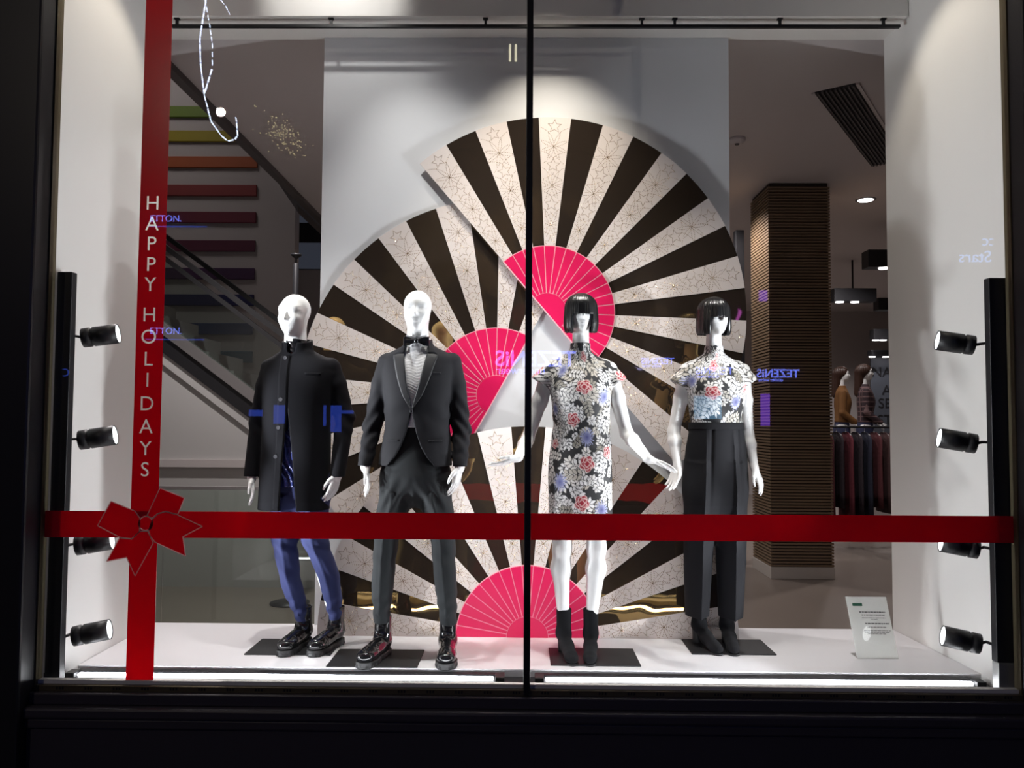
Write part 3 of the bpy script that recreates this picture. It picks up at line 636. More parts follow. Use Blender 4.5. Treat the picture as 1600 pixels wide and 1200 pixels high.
def sign(txt, x0, x1, zb, m, bold=0.0, sub=None, flip=False, label=None):
    """letters facing the shop window; x0..x1 as seen mirrored in the glass"""
    me = text_mesh(txt, 1.0, 0.03, bold); xs = [v.co.x for v in me.vertices]; w = max(xs)-min(xs); s = (x1-x0)/w
    o = link('sign_lettering', me, m, ob); o.rotation_euler = (R(90), 0, R(180)); o.location = (x1+min(xs)*s, 0.05, zb+0.62); o.scale = (s, s, s)
    if flip: o.scale = (-s, s, s); o.location = (x0-min(xs)*s, 0.05, zb+0.62)
    if sub:
        me = text_mesh(sub, 1.0, 0.03, 0.01); xs = [v.co.x for v in me.vertices]; w2 = max(xs)-min(xs); s2 = (x1-x0)*0.6/w2
        q = link('sign_lettering', me, m, ob); q.rotation_euler = (R(90), 0, R(180)); q.location = (x0+(x1-x0)*0.62, 0.05, zb+0.62-0.13*(x1-x0)/1.3); q.scale = (s2, s2, s2)
for (x0, x1, zb) in [(-0.59, 1.20, 2.44), (2.64, 3.37, 2.50), (3.85, 4.68, 2.28), (5.19, 6.13, 2.22)]: sign('TEZENiS', x0, x1, zb, 'sign_blue', 0.02, 'underwear')  # the three smaller ones are added, standing for repeat reflections in the panes
sign('e Stars', 9.68, 10.66, 4.80, 'sign_cyan'); sign('pcc', 10.2, 10.66, 5.17, 'sign_cyan'); sign('CA', -10.44, -10.1, 2.15, 'win_blue')
sign('ETTON.', -8.37, -7.67, 5.65, 'sign_blue', 0, None, True); sign('ETTON.', -8.30, -7.60, 3.11, 'sign_blue', 0, None, True)  # mirror-written letters added to stand in for a double reflection in the glass
for z in (5.53, 2.98): rect('reflection_line', -8.40, z, -7.1, z+0.02, 'win_blue')  # glowing underline of the same stand-in reflection
# festive light loop over the street
def chain(pts, seg, gap, r, name, m, parent):
    P = [Vector(p) for p in pts]; mb = MB(); acc = 0.0
    for a, b in zip(P[:-1], P[1:]):
        L = (b-a).length; n = max(1, int(L/(seg+gap)))
        for k in range(n):
            u, v = a+(b-a)*(k/n), a+(b-a)*((k+seg/(seg+gap))/n); mb.tube([u, v], r, 6)
    return mb.build(name, m, parent)
fl = thing('festoon_light', 'looped string of white street lights mirrored at the upper left', 'street light', (-4.6, -8, 5.3))
pts = [(-4.76, 7.49), (-4.84, 6.91), (-4.82, 6.52), (-4.75, 6.03), (-4.64, 5.64), (-4.49, 5.43), (-4.38, 5.34), (-4.28, 5.37), (-4.24, 5.43), (-4.26, 5.64), (-4.28, 5.72)]
chain([(x+4.6, 0, z-5.3) for x, z in pts], 0.075, 0.02, 0.010, 'light_string', 'festoon_white', fl)
chain([(x+4.6, 0.05, z-5.3) for x, z in [(-4.76, 7.49), (-4.68, 7.1), (-4.63, 6.8), (-4.62, 6.42)]], 0.06, 0.04, 0.007, 'light_string', 'festoon_white', fl)
chain([(x+4.6, 0.02, z-5.3) for x, z in [(-4.64, 6.42), (-4.70, 6.2), (-4.75, 6.03)]], 0.07, 0.02, 0.010, 'light_string', 'festoon_white', fl)
chain([(x+4.6, 0.02, z-5.3) for x, z in [(-4.54, 7.49), (-4.45, 7.38), (-4.38, 7.23)]], 0.05, 0.03, 0.007, 'light_string', 'festoon_white', fl)
ball = thing('light_ball', 'ball of tiny golden street lights mirrored left of the backdrop', 'street light', (-3.58, -8, 5.5))
m = MB()
for k in range(170):
    v = Vector((rng.normal(0, 0.13), rng.normal(0, 0.1), rng.normal(-0.05, 0.16)))
    v.x += -v.z*0.5; s = random.uniform(0.003, 0.006)
    m.tube([v-Vector((s, 0, 0)), v+Vector((s, 0, 0))], s, 5)
q = m.build('light_points', 'warm_point', ball); q['kind'] = 'stuff'

# ================================================================== SMOOTH-BODY MODELLING (distance fields turned into quads)
def smin(a, b, k):
    h = np.clip(0.5+0.5*(b-a)/k, 0, 1); return b*(1-h)+a*h-k*h*(1-h)
def rc(a, b, ra, rb):
    a = np.array(a, float); b = np.array(b, float); ab = b-a; L = float(ab@ab)+1e-12
    def f(P):
        t = np.clip(((P-a)@ab)/L, 0, 1); return np.linalg.norm(P-a-t[:, None]*ab, axis=1)-(ra+(rb-ra)*t)
    return f
def ell(c, r, M=None):
    c = np.array(c, float); r = np.array(r, float)
    def f(P):
        q = P-c
        if M is not None: q = q@M
        k0 = np.linalg.norm(q/r, axis=1); k1 = np.linalg.norm(q/(r*r), axis=1)+1e-9
        return k0*(k0-1)/k1
    return f
def stack(rows, n=2.0, z0=None, z1=None):
    """rows (z, cx, cy, ax, ay): a body of smoothly changing oval sections"""
    rows = np.array(sorted(rows), float); z = rows[:, 0]; zz = np.linspace(z[0], z[-1], 120); T = []
    for c in range(1, 5):
        m = np.gradient(rows[:, c], z); i = np.clip(np.searchsorted(z, zz)-1, 0, len(z)-2); h = z[i+1]-z[i]; t = (zz-z[i])/h
        T.append((2*t**3-3*t**2+1)*rows[i, c]+(t**3-2*t**2+t)*h*m[i]+(-2*t**3+3*t**2)*rows[i+1, c]+(t**3-t**2)*h*m[i+1])
    lo = z[0] if z0 is None else z0; hi = z[-1] if z1 is None else z1
    def f(P):
        cx, cy, ax, ay = [np.interp(P[:, 2], zz, q) for q in T]
        dx, dy = np.abs((P[:, 0]-cx)/ax), np.abs((P[:, 1]-cy)/ay)
        k = (dx**n+dy**n)**(1.0/n); g = (k-1)*np.minimum(ax, ay)
        return np.maximum(g, np.maximum(P[:, 2]-hi, lo-P[:, 2]))
    return f
def union(fs, k=0.01):
    def f(P):
        d = fs[0](P)
        for g in fs[1:]:
            if isinstance(g, tuple): d = smin(d, g[0](P), g[1])
            else: d = smin(d, g(P), k)
        return d
    return f
EDGES = [(0, 1), (2, 3), (4, 5), (6, 7), (0, 2), (1, 3), (4, 6), (5, 7), (0, 4), (1, 5), (2, 6), (3, 7)]
def nets(f, lo, hi, h, relax=1):
    lo = np.array(lo, float); n = np.ceil((np.array(hi)-lo)/(4*h)).astype(int)+1
    ax = [lo[i]+4*h*np.arange(n[i])+1.5*h for i in range(3)]
    G = np.stack(np.meshgrid(*ax, indexing='ij'), -1).reshape(-1, 3); Cc = f(G).reshape(n)
    act = np.abs(Cc) < 4*h*2.2
    V = np.repeat(np.repeat(np.repeat(Cc, 4, 0), 4, 1), 4, 2); A = np.repeat(np.repeat(np.repeat(act, 4, 0), 4, 1), 4, 2)
    idx = np.argwhere(A); V[A] = f(lo+idx*h)
    S = V < 0; N = np.array(V.shape)
    off = np.array([[i, j, k] for i in (0, 1) for j in (0, 1) for k in (0, 1)])
    cnt = np.zeros(N-1, np.int8)
    for o in off: cnt += S[o[0]:N[0]-1+o[0], o[1]:N[1]-1+o[1], o[2]:N[2]-1+o[2]]
    cells = np.argwhere((cnt > 0) & (cnt < 8)); m = len(cells)
    val = np.stack([V[cells[:, 0]+o[0], cells[:, 1]+o[1], cells[:, 2]+o[2]] for o in off], 1)
    acc = np.zeros((m, 3)); num = np.zeros(m)
    for a, b in EDGES:
        va, vb = val[:, a], val[:, b]; c = (va < 0) != (vb < 0); t = np.where(c, va/(va-vb+1e-12), 0)
        acc += np.where(c[:, None], off[a]+t[:, None]*(off[b]-off[a]), 0); num += c
    pts = lo+(cells+acc/num[:, None])*h
    for _ in range(relax):
        e = h*0.5; d = f(pts); g = np.stack([f(pts+np.eye(3)[i]*e)-f(pts-np.eye(3)[i]*e) for i in range(3)], 1)/(2*e)
        g2 = (g*g).sum(1); st = np.clip(d/np.maximum(g2, 0.2), -h*0.6, h*0.6); pts = pts-st[:, None]*g
    ids = -np.ones(N-1, np.int64); ids[cells[:, 0], cells[:, 1], cells[:, 2]] = np.arange(m)
    Q = []
    for ax_ in range(3):
        o = np.zeros(3, int); o[ax_] = 1; u, w = [(1, 2), (2, 0), (0, 1)][ax_]
        a = S[:N[0]-o[0], :N[1]-o[1], :N[2]-o[2]]; b = S[o[0]:, o[1]:, o[2]:]
        for flip, msk in ((False, a & ~b), (True, ~a & b)):
            c = np.argwhere(msk); c = c[(c[:, u] > 0) & (c[:, w] > 0) & (c[:, u] < N[u]-1) & (c[:, w] < N[w]-1)]
            if not len(c): continue
            eu = np.zeros(3, int); eu[u] = 1; ew = np.zeros(3, int); ew[w] = 1
            q = np.stack([ids[tuple((c-eu-ew).T)], ids[tuple((c-ew).T)], ids[tuple(c.T)], ids[tuple((c-eu).T)]], 1)
            Q.append(q[:, ::-1] if flip else q)
    Q = np.concatenate(Q); Q = Q[(Q >= 0).all(1)]
    return pts, Q
def join(parts):
    V, Q, n = [], [], 0
    for v, q in parts: V.append(v); Q.append(q+n); n += len(v)
    return np.concatenate(V), np.concatenate(Q)
def sdf_obj(name, f, lo, hi, h, m, parent, relax=1):
    v, q = nets(f, lo, hi, h, relax); return link(name, np_mesh(name, v, q), m, parent)
def rotz(a): c, s = math.cos(a), math.sin(a); return np.array([[c, -s, 0], [s, c, 0], [0, 0, 1]])
def rotx(a): c, s = math.cos(a), math.sin(a); return np.array([[1, 0, 0], [0, c, -s], [0, s, c]])
def nrm(v): v = np.array(v, float); return v/np.linalg.norm(v)

def head_sdf(c, yaw=0.0, tilt=0.0, s=1.0, neck=(0.056, 0.20), ears=True):
    c = np.array(c, float); M = rotz(yaw)@rotx(tilt)
    base = union([ell((0, 0.012, 0.027), (0.072, 0.091, 0.080)), (ell((0, -0.020, -0.045), (0.051, 0.062, 0.062)), 0.045),
                  (ell((0, -0.028, -0.022), (0.054, 0.056, 0.078)), 0.03),
                  (rc((0, -0.062, -0.088), (0, -0.060, -0.090), 0.016, 0.016), 0.025),
                  (ell((0, -0.058, 0.032), (0.048, 0.018, 0.012)), 0.03),
                  (ell((0.036, -0.052, -0.022), (0.020, 0.022, 0.018)), 0.02), (ell((-0.036, -0.052, -0.022), (0.020, 0.022, 0.018)), 0.02)])
    nose = union([rc((0, -0.078, 0.018), (0, -0.101, -0.024), 0.0055, 0.0085), (ell((0, -0.088, -0.029), (0.015, 0.011, 0.008)), 0.008)])
    lips = [ell((0, -0.081, -0.050), (0.021, 0.009, 0.0055)), ell((0, -0.079, -0.061), (0.018, 0.010, 0.006))]
    er = [ell((s_*0.072, 0.012, -0.008), (0.007, 0.017, 0.028)) for s_ in (-1, 1)]
    nk = rc((0, 0.022, -0.05), (0, 0.034, -0.05-neck[1]), neck[0]*0.98, neck[0]*1.06)
    def f(P):
        q = ((P-c)/s)@M
        d = base(q)
        for sx in (-1, 1):
            d = -smin(-d, ell((sx*0.030, -0.1045, 0.006), (0.020, 0.019, 0.012))(q), 0.016)
        d = smin(d, nose(q), 0.010)
        d = -smin(-d, rc((-0.014, -0.088, -0.0555), (0.014, -0.088, -0.0555), 0.001, 0.001)(q), 0.002)
        for l in lips: d = smin(d, l(q), 0.005)
        if ears:
            for e in er: d = smin(d, e(q), 0.008)
        d = smin(d, nk(((P-c)/s)), 0.022)
        return d*s
    return f

def hand_sdf(wrist, d, t, s=1.0, curl=0.25, spread=0.06, arm_from=None, arm_r=(0.030, 0.024)):
    """wrist point, d fingers direction, t direction of the thumb side; palm faces d x t"""
    w = np.array(wrist, float); d = nrm(d); t = np.array(t, float); t = nrm(t-d*(t@d)); n = np.cross(d, t)
    fs = []
    offs = [-0.028, -0.0095, 0.0095, 0.0285]; kn = [0.082, 0.091, 0.095, 0.090]; ln = [0.058, 0.074, 0.080, 0.072]
    for o, k, l, i in zip(offs, kn, ln, range(4)):
        a = w+t*o*0.55*s; b = w+d*k*s+t*o*s
        fs.append((rc(a, b, 0.0135*s, 0.0105*s), 0.008*s))
        p = b; ang = 0.10+curl*0.4*(1+0.15*(3-i)); dr = nrm(d+t*spread*(i-1.5))
        for seg, rr in ((0.45, (0.0092, 0.0082)), (0.31, (0.0082, 0.0074)), (0.24, (0.0074, 0.0058))):
            v = dr*math.cos(ang)+n*math.sin(ang); q = p+v*l*seg*s
            fs.append((rc(p, q, rr[0]*s, rr[1]*s), 0.003*s)); p = q; ang += curl
    a = w+d*0.018*s+t*0.020*s; b = w+d*0.052*s+t*0.043*s+n*0.012*s; c = w+d*0.082*s+t*0.050*s+n*0.020*s; e = w+d*0.106*s+t*0.047*s+n*0.026*s
    fs += [(rc(a, b, 0.0145*s, 0.0115*s), 0.010*s), (rc(b, c, 0.0105*s, 0.0088*s), 0.003*s), (rc(c, e, 0.0088*s, 0.0062*s), 0.003*s)]
    if arm_from is not None: fs.append((rc(arm_from, w+d*0.01, arm_r[0], arm_r[1]), 0.012*s))
    fs.append((rc(w-d*0.01, w+d*0.02, 0.023*s, 0.020*s), 0.010))
    g = [fs[0][0]]+fs[1:]
    return union(g), w+d*0.09*s

def front_y(f, x, z, y0=-0.30, y1=0.1):
    """front surface depth of a field at (x, z)"""
    x = np.asarray(x, float); z = np.asarray(z, float); y = np.full(x.shape, y0)
    for _ in range(60):
        d = f(np.stack([x, y, z], 1)); y = np.minimum(y+np.clip(d, -0.002, 0.02)*0.8, y1)
    return y
def patch(name, f, inner, outer, zs, off, th, m, parent, cols=6):
    """thin cloth patch lying on the front of field f, between two edges x=inner(z) and x=outer(z)"""
    V, F = [], []; zs = np.array(zs); n = len(zs)
    X = np.concatenate([np.linspace(inner(z), outer(z), cols) for z in zs]); Z = np.repeat(zs, cols); Y = front_y(f, X, Z)
    for dy in (-off-th, -off+0.003): V += [(x, y+dy, z) for x, y, z in zip(X, Y, Z)]
    N = n*cols
    for i in range(n-1):
        for j in range(cols-1):
            a = i*cols+j; q = (a, a+1, a+cols+1, a+cols); F.append(q); F.append(tuple(N+k for k in q[::-1]))
    bd = [j for j in range(cols)]+[i*cols+cols-1 for i in range(1, n)]+[(n-1)*cols+j for j in range(cols-2, -1, -1)]+[i*cols for i in range(n-2, 0, -1)]
    for a, b in zip(bd, bd[1:]+bd[:1]): F.append((b, a, N+a, N+b))
    me = mesh_data(name, V, F, True); bm = bmesh.new(); bm.from_mesh(me); bmesh.ops.recalc_face_normals(bm, faces=bm.faces[:]); bm.to_mesh(me); bm.free()
    return link(name, me, m, parent)
def button(f, x, z, parent, m='button_dark', r=0.0085):
    y = float(front_y(f, [x], [z])[0]); M = Matrix.Translation((x, y-0.001, z)) @ Matrix.Rotation(R(90), 4, 'X')
    return MB().lathe([(r*0.6, -0.002), (r, -0.001), (r, 0.0035), (r*0.75, 0.0045), (r*0.7, 0.003)], 16, M).build('button', m, parent, True)

# ------------------------------------------------------------------ footwear
def man_boot(parent, x, y, yaw):
    M = rotz(yaw); c = np.array([x, y, 0.0])
    up = union([rc((0, 0.050, 0.070), (0, -0.10, 0.050), 0.041, 0.043), (ell((0, -0.150, 0.050), (0.047, 0.056, 0.036)), 0.03), (rc((0, 0.045, 0.08), (0, 0.050, 0.20), 0.045, 0.043), 0.03)])
    cap = lambda q: np.abs(q[:, 1]+0.128)-0.0022
    def fu(P):
        q = (P-c)@M; d = up(q)-0.0012*np.sin(q[:, 2]*150)*np.exp(-((q[:, 1]+0.05)/0.03)**2)
        d = np.where(np.abs(q[:, 1]+0.118) < 0.003, d+0.0015, d)
        return np.maximum(d, np.maximum(0.026-q[:, 2], q[:, 2]-0.205))
    b = sdf_obj('boot', fu, c-[0.13, 0.24, 0.0], c+[0.13, 0.14, 0.23], 0.0045, 'patent', parent)
    so = union([rc((0, 0.055, 0), (0, -0.02, 0), 0.043, 0.036), (rc((0, -0.02, 0), (0, -0.12, 0), 0.038, 0.050), 0.03), (rc((0, -0.12, 0), (0, -0.165, 0), 0.050, 0.045), 0.02)])
    def fsole(P):
        q = (P-c)@M; q2 = q.copy(); q2[:, 2] = 0; d = so(q2)-0.002*np.sign(np.sin(q[:, 1]*260))*(q[:, 2] < 0.014)
        return np.maximum(d, np.abs(q[:, 2]-0.0165)-0.0155)
    sdf_obj('sole', fsole, c-[0.13, 0.24, 0.01], c+[0.13, 0.14, 0.05], 0.0045, 'rubber', b)
    lc = MB()
    for k in range(6):
        zz = 0.085+k*0.020; yy = -0.066+0.012*k if k < 3 else -0.030+0.008*(k-3)
        zz2 = zz; X = np.array([-0.022, -0.008, 0.008, 0.022])
        pts = []
        for j, xx in enumerate(X):
            p = M@np.array([xx, 0, 0]); zz_ = zz2+0.008*(j-1.5)/1.5*(1 if k % 2 else -1)
            lo_, hi_ = -0.2, 0.1
            for _ in range(24):
                mid = (lo_+hi_)/2; d = up(np.array([[xx, mid, zz_]]))[0]
                if d > 0: lo_ = mid
                else: hi_ = mid
            pts.append(c+M@np.array([xx, lo_-0.001, zz_]))
        lc.tube(pts, 0.0028, 6)
    lc.build('laces', 'bow_satin', b, True)
    return b
def lady_boot(parent, x, y, yaw, top=0.235):
    M = rotz(yaw); c = np.array([x, y, 0.0])
    up = union([rc((0, 0.045, 0.105), (0, -0.045, 0.062), 0.034, 0.033), (rc((0, -0.045, 0.060), (0, -0.125, 0.034), 0.033, 0.033), 0.02), (ell((0, -0.150, 0.030), (0.031, 0.045, 0.024)), 0.02), (rc((0, 0.035, 0.11), (0, 0.030, top), 0.037, 0.040), 0.03)])
    def fu(P):
        q = (P-c)@M; d = up(q); return np.maximum(d, np.maximum(0.008-q[:, 2], q[:, 2]-top))
    b = sdf_obj('boot', fu, c-[0.12, 0.22, 0.0], c+[0.12, 0.12, 0.27], 0.0045, 'suede', parent)
    hs = union([rc((0, 0.060, 0.09), (0, 0.064, 0.0), 0.026, 0.022)])
    def fh(P):
        q = (P-c)@M; return np.maximum(hs(q), np.maximum(-q[:, 2], q[:, 1]-0.085))
    sdf_obj('heel', fh, c-[0.06, 0.0, 0.03], c+[0.06, 0.12, 0.13], 0.004, 'rubber', b)
    s2 = union([rc((0, -0.06, 0), (0, -0.155, 0), 0.030, 0.032)])
    def fs_(P):
        q = (P-c)@M; q2 = q.copy(); q2[:, 2] = 0; return np.maximum(s2(q2), np.abs(q[:, 2]-0.005)-0.005)
    sdf_obj('sole', fs_, c-[0.1, 0.22, 0.02], c+[0.1, 0.02, 0.03], 0.004, 'rubber', b)
    return b
def plate(parent, x0, x1, y0, y1): return MB().bbox(x0, x1, y0, y1, 0.0, 0.006, 0.001).build('base_plate', 'base_plate', parent)

# ================================================================== MANNEQUIN IN TUXEDO
def tuxedo():
    O = np.array([-0.55, 0.47, 0.0])
    t = thing('mannequin', 'white bald male mannequin in dark suit, white shirt and bow tie', 'mannequin', tuple(O), 0, 'mannequins in the window')
    hs = head_sdf((0.008, -0.012, 1.783), 0.0, 0.0, 1.0, (0.055, 0.16), False)
    shl, ell_, wrl = (-0.152, 0.02, 1.516), (-0.226, 0.035, 1.18), (-0.248, -0.035, 0.985)
    shr, elr, wrr = (0.188, 0.02, 1.522), (0.240, 0.035, 1.17), (0.238, -0.035, 0.985)
    h1, c1 = hand_sdf(wrl, (0.22, -0.15, -1), (0.35, -0.9, 0), 0.92, 0.20, 0.02, ell_, (0.034, 0.024))
    h2, c2 = hand_sdf(wrr, (-0.20, -0.15, -1), (-0.35, -0.9, 0), 0.92, 0.20, 0.02, elr, (0.034, 0.024))
    trunk = union([stack([(1.0, 0.01, 0.02, 0.14, 0.09), (1.2, 0.01, 0.02, 0.135, 0.085), (1.4, 0.01, 0.02, 0.15, 0.09), (1.52, 0.01, 0.03, 0.14, 0.07), (1.58, 0.01, 0.03, 0.07, 0.055), (1.62, 0.01, 0.03, 0.055, 0.052)]),
                   (rc(shl, ell_, 0.04, 0.036), 0.03), (rc(shr, elr, 0.04, 0.036), 0.03), (rc(ell_, wrl, 0.034, 0.026), 0.01), (rc(elr, wrr, 0.034, 0.026), 0.01),
                   (rc((-0.09, 0.02, 1.0), (-0.15, 0.02, 0.5), 0.075, 0.05), 0.03), (rc((0.1, 0.02, 1.0), (0.15, 0.02, 0.5), 0.075, 0.05), 0.03), (rc((-0.15, 0.02, 0.5), (-0.165, 0.07, 0.1), 0.046, 0.022), 0.02), (rc((0.15, 0.02, 0.5), (0.178, 0.07, 0.1), 0.046, 0.022), 0.02)])
    v = [nets(hs, (-0.09, -0.13, 1.58), (0.11, 0.12, 1.91), 0.0034)]
    v.append(nets(h1, np.array(c1)-[0.08, 0.11, 0.13], np.array(c1)+[0.08, 0.09, 0.12], 0.0028)); v.append(nets(h2, np.array(c2)-[0.08, 0.11, 0.13], np.array(c2)+[0.08, 0.09, 0.12], 0.0028))
    v.append(nets(trunk, (-0.3, -0.1, 0.08), (0.3, 0.16, 1.64), 0.012))
    link('body', np_mesh('body', *join(v)), 'mannequin_white', t)
    # shirt
    ss = union([stack([(1.18, 0.006, 0.01, 0.145, 0.096), (1.30, 0.008, 0.01, 0.150, 0.108), (1.40, 0.01, 0.01, 0.16, 0.113), (1.50, 0.01, 0.015, 0.15, 0.101), (1.57, 0.01, 0.02, 0.085, 0.080), (1.60, 0.01, 0.022, 0.066, 0.066), (1.645, 0.01, 0.024, 0.062, 0.062)])])
    def shirt(P):
        d = ss(P); w = 0.0004*np.sin(P[:, 2]*420+3*np.sin(P[:, 0]*70)+2*np.sin(P[:, 0]*31+P[:, 2]*18))*(P[:, 2] < 1.575)
        return np.maximum(d-w, -np.maximum(rc((0.01, 0.03, 1.60), (0.01, 0.03, 1.8), 0.058, 0.058)(P), 1.61-P[:, 2]))
    sh = sdf_obj('shirt', shirt, (-0.17, -0.12, 1.17), (0.19, 0.13, 1.67), 0.0042, 'shirt_white', t)
    for s_, pts in ((-1, [(0.008, 1.642), (-0.045, 1.655), (-0.036, 1.60), (0.006, 1.615)]), (1, [(0.012, 1.642), (0.062, 1.655), (0.055, 1.60), (0.014, 1.615)])):
        MB().prism(pts, -0.046, -0.040).build('wing_collar', 'shirt_white', sh)
    # bow tie
    def bw(P):
        d = 9*np.ones(len(P))
        for s_ in (-1, 1):
            x = (P[:, 0]-0.010)*s_; hz = np.interp(x, [0, 0.012, 0.035, 0.062, 0.066], [0.007, 0.009, 0.021, 0.025, 0.022])
            zc = 1.622-0.05*np.maximum(x-0.01, 0)+0.0
            dy = np.abs(P[:, 1]+0.058-0.10*np.maximum(x, 0)**1.2+0.004*np.sin((P[:, 2]-zc)*260)*np.clip(1-x/0.06, 0, 1))-0.006
            dz = np.abs(P[:, 2]-zc)-hz
            d = np.minimum(d, np.maximum(np.maximum(dy, dz), np.maximum(-x, x-0.066)))
        return d
    bo = sdf_obj('bow_tie', bw, (-0.07, -0.09, 1.58), (0.09, -0.02, 1.66), 0.0028, 'bow_satin', t)
    sdf_obj('knot', ell((0.010, -0.064, 1.622), (0.012, 0.010, 0.013)), (-0.01, -0.08, 1.60), (0.03, -0.045, 1.645), 0.0028, 'bow_satin', bo)
    band_ = lambda P: np.maximum(np.abs(np.hypot(P[:, 0]-0.01, P[:, 1]-0.022)-0.066)-0.002, np.abs(P[:, 2]-1.627-0.10*P[:, 1])-0.007)
    sdf_obj('neck_band', band_, (-0.08, -0.06, 1.60), (0.10, 0.11, 1.66), 0.0032, 'bow_satin', bo, 0)
    # trousers
    hip = stack([(0.765, 0.006, 0.02, 0.015, 0.02), (0.80, 0.006, 0.018, 0.055, 0.060), (0.845, 0.006, 0.015, 0.135, 0.098), (0.90, 0.006, 0.015, 0.180, 0.116), (1.0, 0.006, 0.01, 0.172, 0.108), (1.10, 0.006, 0.01, 0.155, 0.098), (1.20, 0.006, 0.01, 0.150, 0.092)])
    l1 = stack([(0.17, -0.168, 0.068, 0.042, 0.056), (0.25, -0.167, 0.055, 0.046, 0.058), (0.33, -0.163, 0.040, 0.055, 0.064), (0.45, -0.152, 0.01, 0.058, 0.066), (0.60, -0.140, 0.008, 0.063, 0.074), (0.72, -0.118, 0.012, 0.076, 0.086), (0.84, -0.094, 0.015, 0.088, 0.104), (0.94, -0.082, 0.015, 0.075, 0.085)], 1.9)
    l2 = stack([(0.165, 0.178, 0.068, 0.042, 0.056), (0.25, 0.173, 0.055, 0.048, 0.058), (0.33, 0.168, 0.040, 0.055, 0.064), (0.45, 0.160, 0.01, 0.058, 0.066), (0.60, 0.151, 0.008, 0.063, 0.074), (0.72, 0.130, 0.012, 0.076, 0.086), (0.84, 0.106, 0.015, 0.088, 0.104), (0.94, 0.094, 0.015, 0.075, 0.085)], 1.9)
    def trou(P):
        x, z = P[:, 0], P[:, 2]; d = smin(hip(P), np.minimum(l1(P), l2(P)), 0.03)
        w = 0.0045*np.sin(z*48+np.abs(x-0.005)*85)*np.exp(-((z-0.80)/0.09)**2) + 0.0035*np.sin(z*75-x*50)*np.exp(-((z-0.26)/0.07)**2) + 0.0025*np.sin(z*55+x*40)*np.exp(-((z-0.52)/0.08)**2)
        for cz in (-1, 1):
            cx = np.interp(z, [0.17, 0.6, 0.84], [0.177*cz, 0.146*cz, 0.10*cz]); w = w+0.004*np.exp(-((x-cx)/0.010)**2)*(P[:, 1] < 0)*(z < 0.85)
        return d-w
    tr = sdf_obj('trousers', trou, (-0.26, -0.14, 0.15), (0.26, 0.16, 1.22), 0.0058, 'suit_trouser', t)
    # jacket
    tor = stack([(0.985, 0.004, 0.01, 0.190, 0.128), (1.05, 0.006, 0.01, 0.184, 0.124), (1.12, 0.010, 0.01, 0.174, 0.118), (1.22, 0.012, 0.01, 0.166, 0.113), (1.32, 0.012, 0.01, 0.174, 0.118), (1.42, 0.014, 0.012, 0.188, 0.122), (1.50, 0.017, 0.018, 0.196, 0.112), (1.545, 0.018, 0.022, 0.190, 0.098), (1.575, 0.014, 0.026, 0.138, 0.085), (1.60, 0.012, 0.028, 0.088, 0.078), (1.645, 0.010, 0.030, 0.070, 0.070)], 2.2)
    def sleeve(a, b, c, s_):
        a, b = np.array(a), np.array(b); m = a+(b-a)*0.34; u = union([rc(a, m, 0.047, 0.054), (rc(m, b, 0.054, 0.046), 0.01), (rc(b, c, 0.046, 0.037), 0.02)])
        def f(P):
            z = P[:, 2]; w = 0.004*np.sin(z*75+P[:, 0]*s_*90+P[:, 1]*40)*np.exp(-((z-1.20)/0.12)**2)+0.002*np.sin(z*110-P[:, 1]*60)*np.exp(-((z-1.06)/0.06)**2)
            return np.maximum(u(P)-w, 0.984-z)
        return f
    s1, s2 = sleeve(shl, ell_, wrl, -1), sleeve(shr, elr, wrr, 1)
    def outer(P): 
        d = smin(smin(tor(P), s1(P), 0.016), s2(P), 0.016); z = P[:, 2]
        return d-0.0022*np.sin(z*42+np.abs(P[:, 0]-0.01)*35)*np.exp(-((z-1.24)/0.07)**2)*(P[:, 1] < 0)
    wv = lambda z: np.interp(z, [0.98, 1.0, 1.03, 1.08, 1.15, 1.235, 1.262, 1.272, 1.40, 1.55, 1.65], [0.122, 0.108, 0.082, 0.052, 0.026, 0.006, 0.0, 0.003, 0.034, 0.060, 0.064])
    xc = lambda z: np.interp(z, [1.0, 1.27, 1.6], [-0.006, -0.004, 0.010])
    def jack(P):
        d = outer(P); z = P[:, 2]; op = np.maximum(np.abs(P[:, 0]-xc(z))-wv(z), P[:, 1]+0.0)
        d = np.maximum(d, -op); cav = np.maximum(tor(P)+0.010, z-1.19); d = np.maximum(d, -cav)
        d = np.maximum(d, -np.maximum(rc((0.01, 0.03, 1.5), (0.01, 0.03, 1.8), 0.066, 0.066)(P), 1.58-z))
        return np.maximum(d, z-1.628-0.22*P[:, 1])
    jk = sdf_obj('jacket', jack, (-0.31, -0.15, 0.97), (0.31, 0.16, 1.66), 0.0050, 'suit_wool', t)
    for s_ in (-1, 1):
        ow = lambda z, s_=s_: xc(z)+s_*(wv(z)+np.interp(z, [1.272, 1.34, 1.44, 1.52, 1.548, 1.556], [0.002, 0.030, 0.046, 0.054, 0.056, 0.030]))
        iw = lambda z, s_=s_: xc(z)+s_*(wv(z)-0.003)
        patch('lapel', outer, iw, ow, np.concatenate([np.linspace(1.274, 1.53, 16), [1.54, 1.548, 1.553, 1.556]]), 0.001, 0.003, 'suit_satin', jk, 7)
        ow2 = lambda z, s_=s_: xc(z)+s_*(wv(z)+np.interp(z, [1.560, 1.575, 1.60, 1.635], [0.046, 0.036, 0.018, 0.006]))
        patch('collar', outer, iw, ow2, np.linspace(1.560, 1.63, 8), 0.0015, 0.003, 'suit_wool', jk, 6)
        px = lambda a: (lambda z: 0.008+s_*a)
        patch('pocket_flap', outer, px(0.075), px(0.140), np.linspace(1.110, 1.118, 3), 0.0005, 0.002, 'suit_wool', jk, 8)
